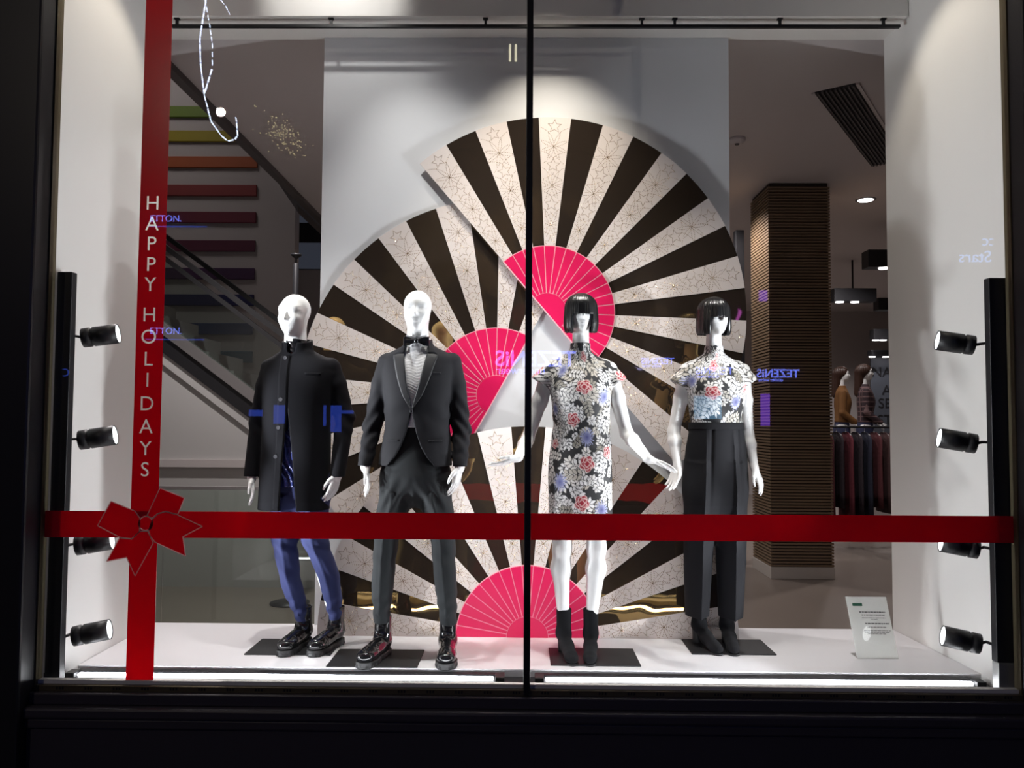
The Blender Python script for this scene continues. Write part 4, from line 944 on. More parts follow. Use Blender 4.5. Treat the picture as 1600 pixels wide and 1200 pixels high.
    patch('chest_pocket', outer, lambda z: 0.085, lambda z: 0.140, np.linspace(1.452, 1.462, 3), 0.0005, 0.002, 'suit_wool', jk, 8)
    button(outer, -0.004, 1.262, jk)
    man_boot(t, -0.174, 0.022, R(-14)); man_boot(t, 0.178, 0.022, R(3))
    plate(t, -0.405, 0.045, -0.145, 0.155)
tuxedo()

# ================================================================== MANNEQUIN IN LONG COAT
def coat():
    O = np.array([-1.17, 0.66, 0.0])
    t = thing('mannequin', 'white bald male mannequin in long black coat and blue trousers', 'mannequin', tuple(O), 0, 'mannequins in the window')
    hs = head_sdf((-0.066, -0.010, 1.784), R(-15), R(3), 1.05, (0.056, 0.17), False)
    shl, el_, wl_ = (-0.200, 0.02, 1.494), (-0.262, 0.045, 1.21), (-0.278, -0.02, 0.915)
    shr, er_, wr_ = (0.130, 0.02, 1.504), (0.205, 0.05, 1.23), (0.186, -0.02, 0.925)
    h1, c1 = hand_sdf(wl_, (0.18, -0.15, -1), (0.3, -0.9, 0), 0.92, 0.22, 0.02, el_, (0.034, 0.024))
    h2, c2 = hand_sdf(wr_, (-0.26, -0.2, -1), (-0.5, -0.85, 0), 0.92, 0.22, 0.02, er_, (0.034, 0.024))
    trunk = union([stack([(1.0, -0.03, 0.02, 0.14, 0.09), (1.2, -0.04, 0.02, 0.135, 0.085), (1.4, -0.045, 0.02, 0.15, 0.09), (1.50, -0.045, 0.03, 0.14, 0.07), (1.56, -0.05, 0.03, 0.075, 0.058), (1.62, -0.055, 0.03, 0.056, 0.054)]),
                   (rc(shl, el_, 0.04, 0.036), 0.03), (rc(shr, er_, 0.04, 0.036), 0.03), (rc(el_, wl_, 0.034, 0.026), 0.01), (rc(er_, wr_, 0.034, 0.026), 0.01),
                   (rc((-0.10, 0.02, 1.0), (-0.09, 0.0, 0.52), 0.075, 0.05), 0.03), (rc((0.03, 0.02, 1.0), (0.08, 0.0, 0.52), 0.075, 0.05), 0.03), (rc((-0.09, 0, 0.52), (-0.006, 0.07, 0.1), 0.044, 0.022), 0.02), (rc((0.08, 0.0, 0.52), (0.17, 0.07, 0.1), 0.044, 0.022), 0.02)])
    v = [nets(hs, (-0.17, -0.14, 1.55), (0.05, 0.13, 1.92), 0.0034)]
    v.append(nets(h1, np.array(c1)-[0.08, 0.11, 0.13], np.array(c1)+[0.08, 0.09, 0.12], 0.0028)); v.append(nets(h2, np.array(c2)-[0.08, 0.11, 0.13], np.array(c2)+[0.08, 0.09, 0.12], 0.0028))
    v.append(nets(trunk, (-0.33, -0.1, 0.08), (0.28, 0.16, 1.64), 0.012))
    link('body', np_mesh('body', *join(v)), 'mannequin_white', t)
    # shiny black neckerchief in the collar
    nkf = lambda P: np.maximum(np.abs(stack([(1.50, -0.058, 0.02, 0.075, 0.072), (1.58, -0.060, 0.02, 0.063, 0.066), (1.65, -0.062, 0.02, 0.060, 0.062)])(P)+0.006)-0.006, -0.1) - 0.002*np.sin(P[:, 2]*190+P[:, 0]*80)
    sdf_obj('neckerchief', nkf, (-0.15, -0.07, 1.49), (0.03, 0.11, 1.655), 0.004, 'bow_satin', t)
    hip = stack([(0.66, -0.022, 0.02, 0.02, 0.02), (0.72, -0.022, 0.018, 0.080, 0.06), (0.78, -0.025, 0.015, 0.145, 0.098), (0.85, -0.03, 0.015, 0.168, 0.112), (0.95, -0.035, 0.01, 0.168, 0.108), (1.05, -0.04, 0.01, 0.155, 0.10)])
    l1 = stack([(0.13, -0.008, 0.070, 0.038, 0.054), (0.20, -0.028, 0.055, 0.044, 0.056), (0.28, -0.052, 0.035, 0.053, 0.062), (0.38, -0.070, 0.008, 0.056, 0.064), (0.48, -0.085, 0.0, 0.062, 0.068), (0.565, -0.096, -0.008, 0.068, 0.075), (0.68, -0.100, 0.005, 0.076, 0.088), (0.80, -0.098, 0.012, 0.085, 0.10)], 1.9)
    l2 = stack([(0.14, 0.170, 0.070, 0.038, 0.054), (0.22, 0.160, 0.055, 0.044, 0.055), (0.30, 0.148, 0.035, 0.053, 0.062), (0.38, 0.138, 0.006, 0.057, 0.064), (0.46, 0.112, -0.004, 0.062, 0.068), (0.565, 0.070, -0.012, 0.070, 0.077), (0.68, 0.055, 0.005, 0.078, 0.088), (0.80, 0.048, 0.012, 0.086, 0.10)], 1.9)
    def trou(P):
        x, z = P[:, 0], P[:, 2]; d = smin(smin(hip(P), l1(P), 0.04), l2(P), 0.04)
        w = 0.004*np.sin(z*70+x*45)*np.exp(-((z-0.54)/0.05)**2)+0.0045*np.sin(z*80-x*60)*np.exp(-((z-0.20)/0.06)**2)+0.003*np.sin(z*50+x*70)*np.exp(-((z-0.38)/0.08)**2)
        c1_ = np.interp(z, [0.12, 0.38, 0.56, 0.8], [-0.01, -0.07, -0.096, -0.098]); c2_ = np.interp(z, [0.14, 0.38, 0.565, 0.8], [0.167, 0.138, 0.07, 0.048])
        for cx in (c1_, c2_): w = w+0.004*np.exp(-((x-cx)/0.010)**2)*(P[:, 1] < 0)*(z < 0.8)
        return d-w
    tr = sdf_obj('trousers', trou, (-0.22, -0.14, 0.11), (0.24, 0.16, 1.07), 0.0058, 'blue_trouser', t)
    tor = stack([(0.735, -0.056, 0.012, 0.190, 0.140), (0.85, -0.054, 0.012, 0.188, 0.137), (1.0, -0.050, 0.012, 0.186, 0.132), (1.15, -0.048, 0.012, 0.184, 0.127), (1.27, -0.047, 0.012, 0.186, 0.126), (1.40, -0.040, 0.012, 0.196, 0.126), (1.48, -0.036, 0.018, 0.206, 0.116), (1.53, -0.036, 0.022, 0.196, 0.100), (1.562, -0.045, 0.024, 0.138, 0.088), (1.588, -0.053, 0.024, 0.092, 0.086), (1.625, -0.056, 0.024, 0.083, 0.083), (1.66, -0.058, 0.024, 0.081, 0.082)], 2.2)
    def sleeve(a, b, c):
        a, b = np.array(a), np.array(b); m = a+(b-a)*0.34; u = union([rc(a, m, 0.050, 0.058), (rc(m, b, 0.058, 0.051), 0.01), (rc(b, c, 0.051, 0.041), 0.02)])
        return lambda P: np.maximum(u(P)-0.003*np.sin(P[:, 2]*70+P[:, 0]*60)*np.exp(-((P[:, 2]-1.22)/0.10)**2), 0.912-P[:, 2])
    s1, s2 = sleeve(shl, el_, wl_), sleeve(shr, er_, wr_)
    outer = lambda P: smin(smin(tor(P), s1(P), 0.014), s2(P), 0.014)
    w0 = lambda z: np.interp(z, [0.73, 1.0, 1.20, 1.30, 1.31], [0.046, 0.027, 0.008, 0.0, -0.01])
    xc = lambda z: np.interp(z, [0.73, 1.3, 1.6], [-0.052, -0.067, -0.068])
    def ct(P):
        d = outer(P); z = P[:, 2]
        op = np.maximum(np.abs(P[:, 0]-xc(z))-w0(z), P[:, 1]+0.02); d = np.maximum(d, -op)
        nk = np.maximum(np.abs(P[:, 0]+0.066)-np.interp(z, [1.565, 1.58, 1.67], [0.0, 0.020, 0.030]), np.maximum(P[:, 1]+0.0, 1.568-z)); d = np.maximum(d, -nk)
        d = np.maximum(d, -np.maximum(tor(P)+0.012, z-1.15)); d = np.maximum(d, -np.maximum(rc((-0.058, 0.022, 1.5), (-0.058, 0.022, 1.8), 0.066, 0.066)(P), 1.585-z))
        return np.maximum(d, z-1.640-0.25*P[:, 1])
    cj = sdf_obj('coat', ct, (-0.34, -0.16, 0.72), (0.29, 0.17, 1.69), 0.0055, 'coat_wool', t)
    patch('placket', outer, lambda z: -0.118-0.02*(1.3-min(z, 1.3)), lambda z: float(xc(z)-max(w0(z), 0))-0.001, np.linspace(0.742, 1.558, 40), 0.001, 0.0035, 'coat_wool', cj, 6)
    for (x, z) in ((-0.093, 1.545), (-0.100, 1.322), (-0.110, 1.173), (-0.121, 1.021)): button(lambda P: outer(P)-0.004, x, z, cj, 'button_dark', 0.0105)
    patch('chest_pocket', outer, lambda z: 0.02, lambda z: 0.10, np.linspace(1.455, 1.467, 3), 0.0005, 0.002, 'coat_wool', cj, 8)
    for a, b in (): patch('pocket_flap', outer, lambda z, a=a: a, lambda z, b=b: b, np.linspace(1.01, 1.05, 4), 0.0005, 0.002, 'coat_wool', cj, 8)
    # crumpled blue lining seen in the slit
    lin = lambda P: np.maximum(np.abs(tor(P)+0.024+0.006*np.sin(P[:, 2]*70+P[:, 0]*160+2*np.sin(P[:, 2]*33)))-0.003, np.maximum(np.abs(P[:, 0]+0.052)-0.075, np.maximum(P[:, 1]+0.03, np.maximum(0.86-P[:, 2], P[:, 2]-1.16))))
    sdf_obj('lining', lin, (-0.14, -0.16, 0.84), (0.04, 0.0, 1.18), 0.0045, 'blue_lining', cj, 0)
    man_boot(t, -0.014, 0.022, R(-10)); man_boot(t, 0.158, 0.022, R(-16))
    plate(t, -0.256, 0.192, -0.145, 0.148)
coat()

# ================================================================== FLORAL PRINT
def print_colours(U, Vv, roses, thistles, seed):
    g = np.random.default_rng(seed); n = len(U); C = np.tile(np.array([0.012, 0.012, 0.014]), (n, 1))
    u0, u1, v0, v1 = U.min(), U.max(), Vv.min(), Vv.max()
    order = np.argsort(Vv); Us, Vs = U[order], Vv[order]; Cs = C[order]
    def near(v, r): return slice(np.searchsorted(Vs, v-r), np.searchsorted(Vs, v+r))
    pal = np.array([(0.74, 0.72, 0.69), (0.68, 0.67, 0.67), (0.50, 0.46, 0.40), (0.76, 0.75, 0.75), (0.28, 0.26, 0.22)])
    def leaf(cu, cv, a, L, W, c):
        sl = near(cv, L*0.6+0.006); x = Us[sl]-cu; y = Vs[sl]-cv; p = x*math.cos(a)+y*math.sin(a); q = -x*math.sin(a)+y*math.cos(a)
        m = (np.abs(p) < L/2) & (np.abs(q) < W/2*(1-(2*p/L)**2)) 
        e = 0.0026; mo = (np.abs(p) < L/2+e) & (np.abs(q) < (W/2+e)*(1-(2*p/(L+2.5*e))**2)); ar = np.arange(sl.start, sl.stop)
        Cs[ar[mo]] = (0.012, 0.012, 0.014); Cs[ar[m]] = c
    area = (u1-u0)*(v1-v0)
    for _ in range(int(area*420)):     # leafy sprays
        cu, cv, a = g.uniform(u0, u1), g.uniform(v0, v1), g.uniform(0, 6.28); c = pal[g.choice(5, p=[0.3, 0.25, 0.13, 0.22, 0.10])]; k = g.integers(3, 6); L = g.uniform(0.024, 0.038)
        for i in range(k):
            a += g.normal(0, 0.15)
            for s_ in (-1, 1): leaf(cu+math.cos(a+s_*0.9)*L*0.5, cv+math.sin(a+s_*0.9)*L*0.5, a+s_*0.9, L, L*0.46, c)
            cu += math.cos(a)*L*0.62; cv += math.sin(a)*L*0.62
        leaf(cu, cv, a, L, L*0.4, c)
    for _ in range(int(area*40)):      # white blossoms
        cu, cv = g.uniform(u0, u1), g.uniform(v0, v1); r0 = g.uniform(0.020, 0.030); ph = g.uniform(0, 6)
        for i in range(7): leaf(cu+math.cos(ph+i*0.9)*r0*0.55, cv+math.sin(ph+i*0.9)*r0*0.55, ph+i*0.9, r0*1.15, r0*0.66, pal[i % 2])
    for (cu, cv, rr) in thistles:
        sl = near(cv, rr*1.5); x = Us[sl]-cu; y = Vs[sl]-cv; r = np.hypot(x, y*0.85); th = np.arctan2(y, x)
        lim = rr*(0.74+0.26*np.sin(th*23+2*np.sin(th*5))); idx = np.arange(sl.start, sl.stop); m = r < lim
        k = np.clip(1-r/rr, 0, 1)[:, None]; col_ = (0.42, 0.45, 0.66)*(1-k)+np.array((0.07, 0.075, 0.25))*k
        Cs[idx[m]] = col_[m]
    for (cu, cv, rr) in roses:
        sl = near(cv, rr*1.3); x = Us[sl]-cu; y = Vs[sl]-cv; r = np.hypot(x, y); th = np.arctan2(y, x); idx = np.arange(sl.start, sl.stop)
        lim = rr*(0.90+0.10*np.cos(5*th+1)); m = r < lim
        red = np.array((0.34, 0.012, 0.03)); pale = np.array((0.75, 0.52, 0.50)); w = 0.0026
        ln = (np.abs(r-rr*(0.62+0.09*np.cos(5*th+2.6))) < w) | (np.abs(r-rr*(0.33+0.06*np.cos(4*th))) < w) | (np.abs(np.sin(2.5*th+0.5))*r < w*0.8) & (r > rr*0.62) | (r > lim-w*1.3) | (np.abs(np.sin(2*th+1.2))*r < w*0.8) & (r > rr*0.33) & (r < rr*0.6)
        Cs[idx[m]] = red; Cs[idx[m & ln]] = pale
    C[order] = Cs; return C
def paint(o, R0, cx, roses, thistles, seed):
    me = o.data; n = len(me.vertices); co = np.empty(n*3, np.float32); me.vertices.foreach_get('co', co); co = co.reshape(-1, 3)
    x, y = co[:, 0]-cx, co[:, 1]-0.005; U = R0*np.arctan2(x, -y*1.35); Vv = co[:, 2].astype(float)
    C = print_colours(U, Vv, [(R0*math.atan2(a-cx, math.sqrt(max(1e-4, 1-min(0.98, ((a-cx)/0.17))**2))*0.11*1.35), b, r) for a, b, r in roses], [(R0*math.atan2(a-cx, math.sqrt(max(1e-4, 1-min(0.98, ((a-cx)/0.17))**2))*0.11*1.35), b, r) for a, b, r in thistles], seed)
    at = me.color_attributes.new('print', 'FLOAT_COLOR', 'POINT'); at.data.foreach_set('color', np.concatenate([C, np.ones((n, 1))], 1).astype(np.float32).ravel())

# ------------------------------------------------------------------ black bob wig
def wig(parent, c, yaw, s=1.0):
    M = rotz(yaw); nphi, nt = 220, 34; V = []; c = np.array(c, float)
    g = np.random.default_rng(5); jit = g.normal(0, 0.0012, nphi); jend = g.normal(0, 0.0016, nphi)
    rows_o, rows_i = [], []
    for i in range(nphi):
        ph = 2*math.pi*i/nphi; fr = abs((ph+math.pi) % (2*math.pi)-math.pi)      # angle from the face
        zend = -0.011 if fr < R(39) else -0.108+0.012*min(1, (fr-R(39))/R(100)); zend += jend[i]
        for lay, rows in ((0.0, rows_o), (-0.010, rows_i)):
            line = []
            for k in range(nt):
                t = k/(nt-1)
                ztop = 0.118+lay*0.8; z = ztop+(zend-ztop)*(t**1.25 if t < 1 else 1)
                if z > 0.03: kx = math.sqrt(max(0, 1-((z-0.03)/(ztop-0.03))**2))
                else: kx = 1+0.05*math.sin(min(1, (0.03-z)/0.10)*math.pi*0.6)-0.13*max(0, (-0.055-z)/0.055)**2
                rx_, ry_ = (0.092+lay)*kx+jit[i]*min(1, kx*1.3), (0.104+lay)*kx+jit[i]*min(1, kx*1.3)
                if fr < R(39): ry_ *= 1.03
                line.append(c+s*(M@np.array([rx_*math.sin(ph), 0.012-ry_*math.cos(ph), z])))
            rows.append(line)
    Vo = np.array(rows_o).reshape(-1, 3); Vi = np.array(rows_i).reshape(-1, 3); N = len(Vo); F = []
    for i in range(nphi):
        j = (i+1) % nphi
        for k in range(nt-1):
            F.append((i*nt+k, i*nt+k+1, j*nt+k+1, j*nt+k)); F.append((N+i*nt+k, N+j*nt+k, N+j*nt+k+1, N+i*nt+k+1))
        F.append((i*nt+nt-1, N+i*nt+nt-1, N+j*nt+nt-1, j*nt+nt-1))
    me = np_mesh('wig', np.concatenate([Vo, Vi]), np.array(F)); return link('wig', me, 'wig_black', parent)

def lady_arm(sh, elb, wr, d, t, s=0.86, curl=0.2, spread=0.05):
    h, c = hand_sdf(wr, d, t, s, curl, spread)
    sh, elb, wr = map(np.array, (sh, elb, wr)); mid = elb+(wr-elb)*0.28
    a = union([rc(sh, sh+(elb-sh)*0.45, 0.043, 0.040), (rc(sh+(elb-sh)*0.45, elb, 0.040, 0.032), 0.02), (rc(elb, mid, 0.032, 0.034), 0.02), (rc(mid, wr, 0.033, 0.0205), 0.02)])
    f = lambda P: smin(a(P), h(P), 0.010)
    pts = np.array([sh, elb, wr, wr+nrm(d)*0.19*s]); return f, pts.min(0)-0.065, pts.max(0)+0.065
def lady_leg(hip, knee, calf, ank):
    return union([rc(hip, knee, 0.075, 0.047), (rc(knee, calf, 0.044, 0.050), 0.03), (rc(calf, ank, 0.048, 0.027), 0.03)])

# ================================================================== WOMAN MANNEQUIN IN FLORAL DRESS
def dress_lady():
    O = np.array([0.30, 0.54, 0.0])
    t = thing('mannequin', 'white female mannequin with black bob wearing a knee-length floral dress', 'mannequin', tuple(O), 0, 'mannequins in the window')
    hc = (0.012, -0.005, 1.782); hs = head_sdf((0.012, 0.004, 1.783), R(2), 0, 0.92, (0.047, 0.19), False)
    aR = lady_arm((0.160, 0.01, 1.490), (0.252, 0.01, 1.155), (0.338, -0.17, 1.030), (0.93, -0.20, -0.32), (0.25, -0.9, 0.1), 0.86, 0.12, 0.08)
    aL = lady_arm((-0.150, 0.01, 1.490), (-0.268, 0.02, 1.118), (-0.318, -0.18, 1.032), (-0.93, -0.20, -0.34), (-0.25, -0.9, 0.1), 0.86, 0.12, 0.08)
    g1 = lady_leg((-0.075, 0.02, 0.95), (-0.085, 0.0, 0.56), (-0.090, 0.02, 0.45), (-0.072, 0.052, 0.16)); g2 = lady_leg((0.085, 0.02, 0.95), (0.094, 0.0, 0.56), (0.093, 0.02, 0.45), (0.072, 0.052, 0.16))
    tr = union([stack([(0.92, 0.01, 0.015, 0.150, 0.10), (1.0, 0.01, 0.015, 0.150, 0.10), (1.22, 0.012, 0.01, 0.125, 0.08), (1.38, 0.01, 0.0, 0.140, 0.095), (1.50, 0.008, 0.02, 0.13, 0.06), (1.56, 0.01, 0.02, 0.06, 0.05), (1.60, 0.012, 0.02, 0.045, 0.045)]), (g1, 0.03), (g2, 0.03)])
    v = [nets(hs, (-0.08, -0.11, 1.565), (0.10, 0.10, 1.89), 0.0032)]
    for a in (aR, aL): v.append(nets(a[0], a[1], a[2], 0.0030))
    v.append(nets(tr, (-0.19, -0.12, 0.13), (0.21, 0.15, 1.62), 0.0070))
    link('body', np_mesh('body', *join(v)), 'mannequin_white', t)
    wig(t, hc, R(2), 0.945)
    tor = stack([(0.655, 0.010, 0.012, 0.170, 0.112), (0.80, 0.010, 0.012, 0.168, 0.112), (0.98, 0.009, 0.014, 0.166, 0.118), (1.10, 0.012, 0.010, 0.157, 0.105), (1.22, 0.015, 0.004, 0.149, 0.096), (1.30, 0.012, -0.004, 0.153, 0.106), (1.38, 0.010, -0.008, 0.162, 0.118), (1.46, 0.006, 0.004, 0.165, 0.100), (1.52, 0.0, 0.016, 0.150, 0.078), (1.555, 0.002, 0.020, 0.105, 0.066), (1.58, 0.006, 0.022, 0.066, 0.058), (1.628, 0.009, 0.020, 0.052, 0.052)])
    def cap(a, b, n):
        u = rc(a, b, 0.052, 0.056); n = nrm(n); b = np.array(b)
        return lambda P: np.maximum(u(P), (P-b)@n-0.012)
    c1, c2 = cap((-0.125, 0.012, 1.490), (-0.193, 0.006, 1.425), (-0.55, 0, -0.85)), cap((0.130, 0.012, 1.495), (0.196, 0.006, 1.425), (0.52, 0, -0.85))
    def dr(P):
        z = P[:, 2]; d = smin(smin(tor(P), c1(P), 0.02), c2(P), 0.02)
        d = d-0.003*np.sin(P[:, 0]*55+z*9)*np.clip((1.0-z)/0.4, 0, 1)-0.002*np.sin(z*60+P[:, 0]*30)*np.exp(-((z-1.22)/0.07)**2)
        d = np.maximum(d, -np.maximum(rc((0.011, 0.02, 1.5), (0.011, 0.02, 1.8), 0.046, 0.046)(P), 1.59-z))
        return np.maximum(d, -np.maximum(tor(P)+0.010, z-0.80))
    o = sdf_obj('dress', dr, (-0.27, -0.15, 0.64), (0.28, 0.16, 1.64), 0.0034, 'floral_print', t)
    paint(o, 0.150, 0.01, [(0.035, 1.555, 0.032), (-0.195, 1.470, 0.036), (0.018, 1.392, 0.040), (-0.040, 1.225, 0.040), (0.037, 1.000, 0.044), (0.010, 0.800, 0.044), (0.20, 1.45, 0.036), (0.155, 1.055, 0.036), (-0.14, 1.10, 0.03)],
          [(-0.100, 1.480, 0.034), (0.118, 1.342, 0.040), (0.040, 1.135, 0.044), (-0.103, 0.905, 0.044), (0.118, 0.765, 0.042), (-0.138, 1.28, 0.03)], 11)
    lady_boot(t, -0.066, 0.02, R(10)); lady_boot(t, 0.066, 0.02, R(-6))
    plate(t, -0.148, 0.302, -0.158, 0.142)
dress_lady()

# ================================================================== WOMAN MANNEQUIN IN BLOUSE AND WIDE TROUSERS
def blouse_lady():
    O = np.array([1.03, 0.76, 0.0])
    t = thing('mannequin', 'white female mannequin with black bob in floral blouse and black trousers', 'mannequin', tuple(O), 0, 'mannequins in the window')
    hc = (0.040, -0.005, 1.797); hs = head_sdf((0.038, 0.004, 1.798), R(16), 0, 0.92, (0.045, 0.20), False)
    aL = lady_arm((-0.115, 0.01, 1.500), (-0.186, 0.03, 1.165), (-0.178, -0.03, 0.975), (-0.34, -0.25, -1), (0.7, -0.7, 0), 0.86, 0.22, 0.05)
    aR = lady_arm((0.190, 0.01, 1.500), (0.222, 0.03, 1.145), (0.242, -0.03, 0.968), (0.34, -0.25, -1), (-0.6, -0.75, 0), 0.86, 0.20, 0.05)
    g1 = lady_leg((-0.04, 0.02, 0.95), (-0.052, 0.0, 0.56), (-0.056, 0.02, 0.45), (-0.050, 0.035, 0.13)); g2 = lady_leg((0.12, 0.02, 0.95), (0.122, 0.0, 0.56), (0.120, 0.02, 0.45), (0.108, 0.035, 0.13))
    tr = union([stack([(0.92, 0.04, 0.015, 0.140, 0.09), (1.0, 0.04, 0.015, 0.140, 0.09), (1.22, 0.04, 0.01, 0.118, 0.078), (1.40, 0.04, 0.0, 0.138, 0.092), (1.51, 0.03, 0.02, 0.13, 0.06), (1.57, 0.036, 0.02, 0.06, 0.05), (1.61, 0.04, 0.02, 0.045, 0.045)]), (g1, 0.03), (g2, 0.03)])
    v = [nets(hs, (-0.05, -0.11, 1.57), (0.13, 0.10, 1.905), 0.0032)]
    for a in (aR, aL): v.append(nets(a[0], a[1], a[2], 0.0030))
    v.append(nets(tr, (-0.16, -0.12, 0.10), (0.24, 0.15, 1.63), 0.010))
    link('body', np_mesh('body', *join(v)), 'mannequin_white', t)
    wig(t, (0.034, -0.005, 1.797), R(12), 0.965)
    tor = stack([(1.16, 0.041, 0.006, 0.139, 0.092), (1.245, 0.041, 0.002, 0.141, 0.094), (1.32, 0.041, -0.004, 0.152, 0.108), (1.40, 0.040, -0.008, 0.163, 0.118), (1.47, 0.036, 0.004, 0.165, 0.100), (1.53, 0.030, 0.016, 0.148, 0.078), (1.565, 0.032, 0.020, 0.105, 0.066), (1.59, 0.035, 0.022, 0.066, 0.058), (1.638, 0.038, 0.020, 0.050, 0.051)])
    def cap(a, b, n):
        u = rc(a, b, 0.052, 0.056); n = nrm(n); b = np.array(b)
        return lambda P: np.maximum(u(P), (P-b)@n-0.012)
    c1, c2 = cap((-0.095, 0.012, 1.500), (-0.158, 0.006, 1.432), (-0.55, 0, -0.85)), cap((0.160, 0.012, 1.505), (0.214, 0.006, 1.440), (0.45, 0, -0.9))
    def bl(P):
        z = P[:, 2]; d = smin(smin(tor(P), c1(P), 0.02), c2(P), 0.02)-0.003*np.sin(P[:, 0]*60+z*20)*np.exp(-((z-1.24)/0.06)**2)
        return np.maximum(d, -np.maximum(rc((0.04, 0.02, 1.5), (0.04, 0.02, 1.8), 0.044, 0.044)(P), 1.60-z))
    o = sdf_obj('blouse', bl, (-0.24, -0.15, 1.15), (0.30, 0.14, 1.65), 0.0034, 'floral_print', t)
    paint(o, 0.150, 0.04, [(0.000, 1.525, 0.036), (0.035, 1.575, 0.022), (0.000, 1.375, 0.040), (0.175, 1.395, 0.030)], [(-0.098, 1.440, 0.036), (0.122, 1.325, 0.038)], 23)
    hip = stack([(0.56, 0.034, 0.02, 0.015, 0.03), (0.64, 0.035, 0.018, 0.045, 0.085), (0.74, 0.036, 0.018, 0.12, 0.105), (0.82, 0.037, 0.016, 0.16, 0.118), (0.90, 0.038, 0.015, 0.172, 0.125), (1.0, 0.041, 0.012, 0.171, 0.120), (1.08, 0.042, 0.008, 0.164, 0.112), (1.16, 0.042, 0.004, 0.150, 0.102), (1.215, 0.041, 0.004, 0.145, 0.098)])
    l1 = stack([(0.165, -0.064, 0.02, 0.064, 0.090), (0.35, -0.060, 0.018, 0.073, 0.098), (0.55, -0.055, 0.015, 0.081, 0.105), (0.72, -0.048, 0.015, 0.086, 0.115), (0.86, -0.044, 0.015, 0.088, 0.122), (0.98, -0.036, 0.014, 0.070, 0.095)], 1.75)
    l2 = stack([(0.160, 0.119, 0.02, 0.066, 0.090), (0.35, 0.121, 0.018, 0.075, 0.098), (0.55, 0.1215, 0.015, 0.083, 0.105), (0.72, 0.122, 0.015, 0.087, 0.115), (0.86, 0.122, 0.015, 0.088, 0.122), (0.98, 0.116, 0.014, 0.070, 0.095)], 1.75)
    def trou(P):
        x, z = P[:, 0], P[:, 2]; d = smin(hip(P), np.minimum(l1(P), l2(P)), 0.04); w = 0
        for cs in ([-0.062, -0.055, -0.045, -0.030], [0.120, 0.122, 0.122, 0.112]):
            cx = np.interp(z, [0.16, 0.55, 0.86, 1.2], cs); w = w+0.010*np.exp(-np.abs(x-cx)/0.010)*(P[:, 1] < 0)*np.clip((1.19-z)/0.1, 0, 1)
            w = w-0.006*np.exp(-((x-cx-0.030)/0.010)**2)*(P[:, 1] < 0)*np.clip((z-0.7)/0.3, 0, 1)
        d = d-w
        return np.maximum(d, -np.maximum(np.minimum(l1(P), l2(P))+0.012, z-0.26))
    tz = sdf_obj('trousers', trou, (-0.17, -0.15, 0.14), (0.25, 0.17, 1.23), 0.0055, 'black_trouser', t)
    wb = lambda P: np.maximum(np.abs(hip(P))-0.003, np.abs(P[:, 2]-1.195)-0.019)
    sdf_obj('waistband', wb, (-0.13, -0.12, 1.16), (0.21, 0.13, 1.225), 0.0045, 'black_trouser', tz, 0)
    lady_boot(t, -0.040, 0.0, R(16)); lady_boot(t, 0.100, 0.0, R(-4))
    plate(t, -0.130, 0.312, -0.160, 0.122)
blouse_lady()

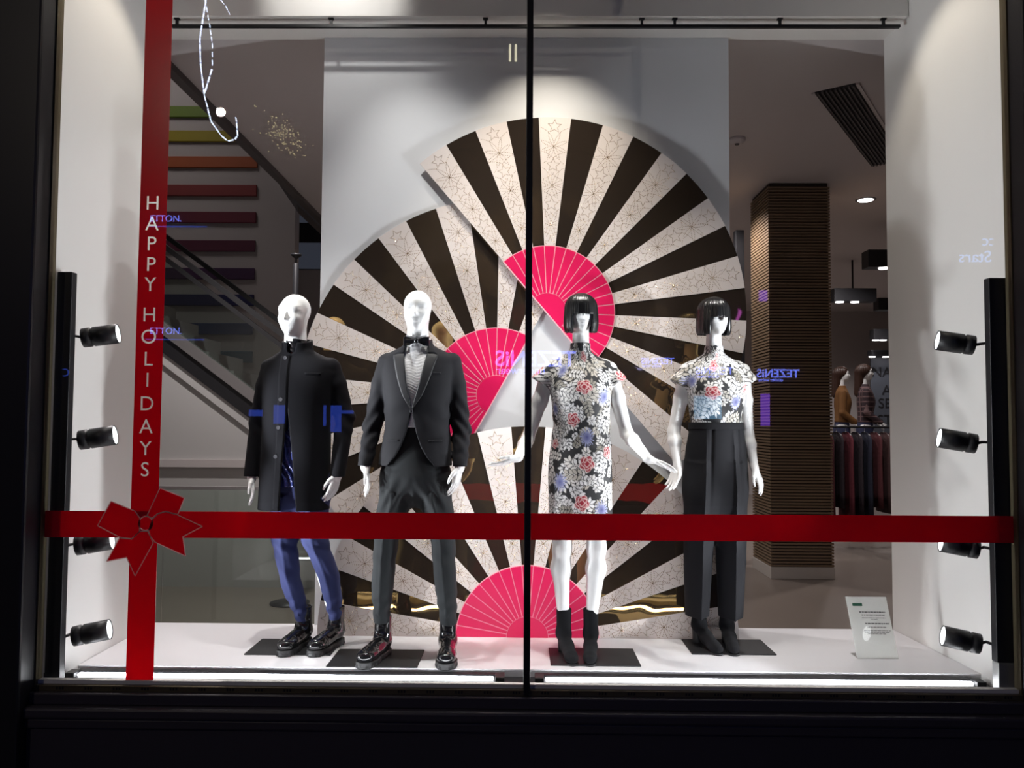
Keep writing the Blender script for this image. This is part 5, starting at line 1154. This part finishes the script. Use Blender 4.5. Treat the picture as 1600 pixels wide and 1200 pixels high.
# ================================================================== TWO SMALL MANNEQUINS FAR BACK IN THE SHOP
def far_figure(name_label, x, y, top, legs, yaw, side):
    pod = -0.3+0.60
    t = thing('mannequin', name_label, 'mannequin', (x, y, pod), yaw, 'mannequins deep in the shop')
    s = 1.0; H = 1.755
    hs = head_sdf((0, 0, H-0.11), 0, 0, 1.0, (0.05, 0.17), False)
    tr = union([stack([(0.85, 0, 0.02, 0.15, 0.10), (1.05, 0, 0.01, 0.12, 0.085), (1.25, 0, 0.0, 0.15, 0.105), (1.38, 0, 0.015, 0.15, 0.08), (1.44, 0, 0.02, 0.08, 0.06), (1.47, 0, 0.02, 0.055, 0.05)]), (lady_leg((-0.08, 0.02, 0.85), (-0.09, 0, 0.48), (-0.09, 0.02, 0.38), (-0.09, 0.03, 0.06)), 0.03), (lady_leg((0.08, 0.02, 0.85), (0.09, 0, 0.48), (0.09, 0.02, 0.38), (0.09, 0.03, 0.06)), 0.03), (rc((-0.09, 0.02, 0.06), (-0.09, -0.12, 0.03), 0.035, 0.028), 0.02), (rc((0.09, 0.02, 0.06), (0.09, -0.12, 0.03), 0.035, 0.028), 0.02)])
    v = [nets(hs, (-0.09, -0.12, 1.42), (0.09, 0.12, 1.77), 0.006), nets(tr, (-0.19, -0.17, -0.01), (0.19, 0.15, 1.49), 0.012)]
    arms = []
    for sx in (-1, 1):
        sh_, el2, wr2 = (sx*0.16, 0.02, 1.36), (sx*0.20, 0.03, 1.07), (sx*0.17, -0.16, 0.93)
        h, c = hand_sdf(wr2, (sx*-0.1, -0.7, -0.6), (-sx*1.0, -0.2, 0), 0.86, 0.25, 0.05, el2, (0.032, 0.022)); arms.append((sh_, el2, wr2))
        v.append(nets(h, np.array(c)-0.13, np.array(c)+0.13, 0.006))
    link('body', np_mesh('body', *join(v)), 'mannequin_white', t)
    tops = union([stack([(0.93, 0, 0.01, 0.155, 0.11), (1.05, 0, 0.01, 0.15, 0.108), (1.25, 0, 0.0, 0.168, 0.122), (1.38, 0, 0.015, 0.16, 0.095), (1.44, 0, 0.02, 0.09, 0.075), (1.475, 0, 0.02, 0.068, 0.062)])]+[(rc(a, b, 0.056, 0.048), 0.02) for a, b, c in arms]+[(rc(b, c, 0.048, 0.036), 0.02) for a, b, c in arms])
    sdf_obj('top', tops, (-0.28, -0.22, 0.90), (0.28, 0.16, 1.50), 0.010, top, t)
    bt = union([stack([(0.02, -0.09, 0.02, 0.05, 0.055), (0.45, -0.09, 0.01, 0.06, 0.07), (0.85, -0.075, 0.02, 0.09, 0.11)]), (stack([(0.02, 0.09, 0.02, 0.05, 0.055), (0.45, 0.09, 0.01, 0.06, 0.07), (0.85, 0.075, 0.02, 0.09, 0.11)]), 0.03), (stack([(0.78, 0, 0.02, 0.16, 0.115), (0.95, 0, 0.015, 0.145, 0.10)]), 0.03)])
    sdf_obj('trousers', bt, (-0.2, -0.14, 0.0), (0.2, 0.16, 0.97), 0.010, legs, t)
    cz = H-0.11
    hr = union([ell((0, 0.022, cz+0.03), (0.088, 0.102, 0.092)), (rc((0, 0.07, cz), (0, 0.10, cz-0.30), 0.075, 0.055), 0.05)])
    fc = ell((0, -0.10, cz-0.055), (0.058, 0.10, 0.075))
    sdf_obj('hair', lambda P: np.maximum(hr(P)-0.003*np.sin(np.arctan2(P[:, 0], P[:, 1])*26), -fc(P)), (-0.12, -0.12, cz-0.40), (0.12, 0.20, cz+0.14), 0.007, 'hair_brown', t)
far_figure('small mannequin with long brown hair in mustard top, further left', 4.80, 8.35, 'mustard', 'denim', R(75), 1)
far_figure('small mannequin with brown fringe in dark plaid top, nearer right', 4.93, 7.85, 'plaid', 'denim', R(75), 1)
tag(MB().bbox(4.45, 5.35, 7.45, 8.75, -0.3, 0.30, 0.006).build('podium', 'shop_wall'), 'low pale podium under the two small mannequins', 'podium')
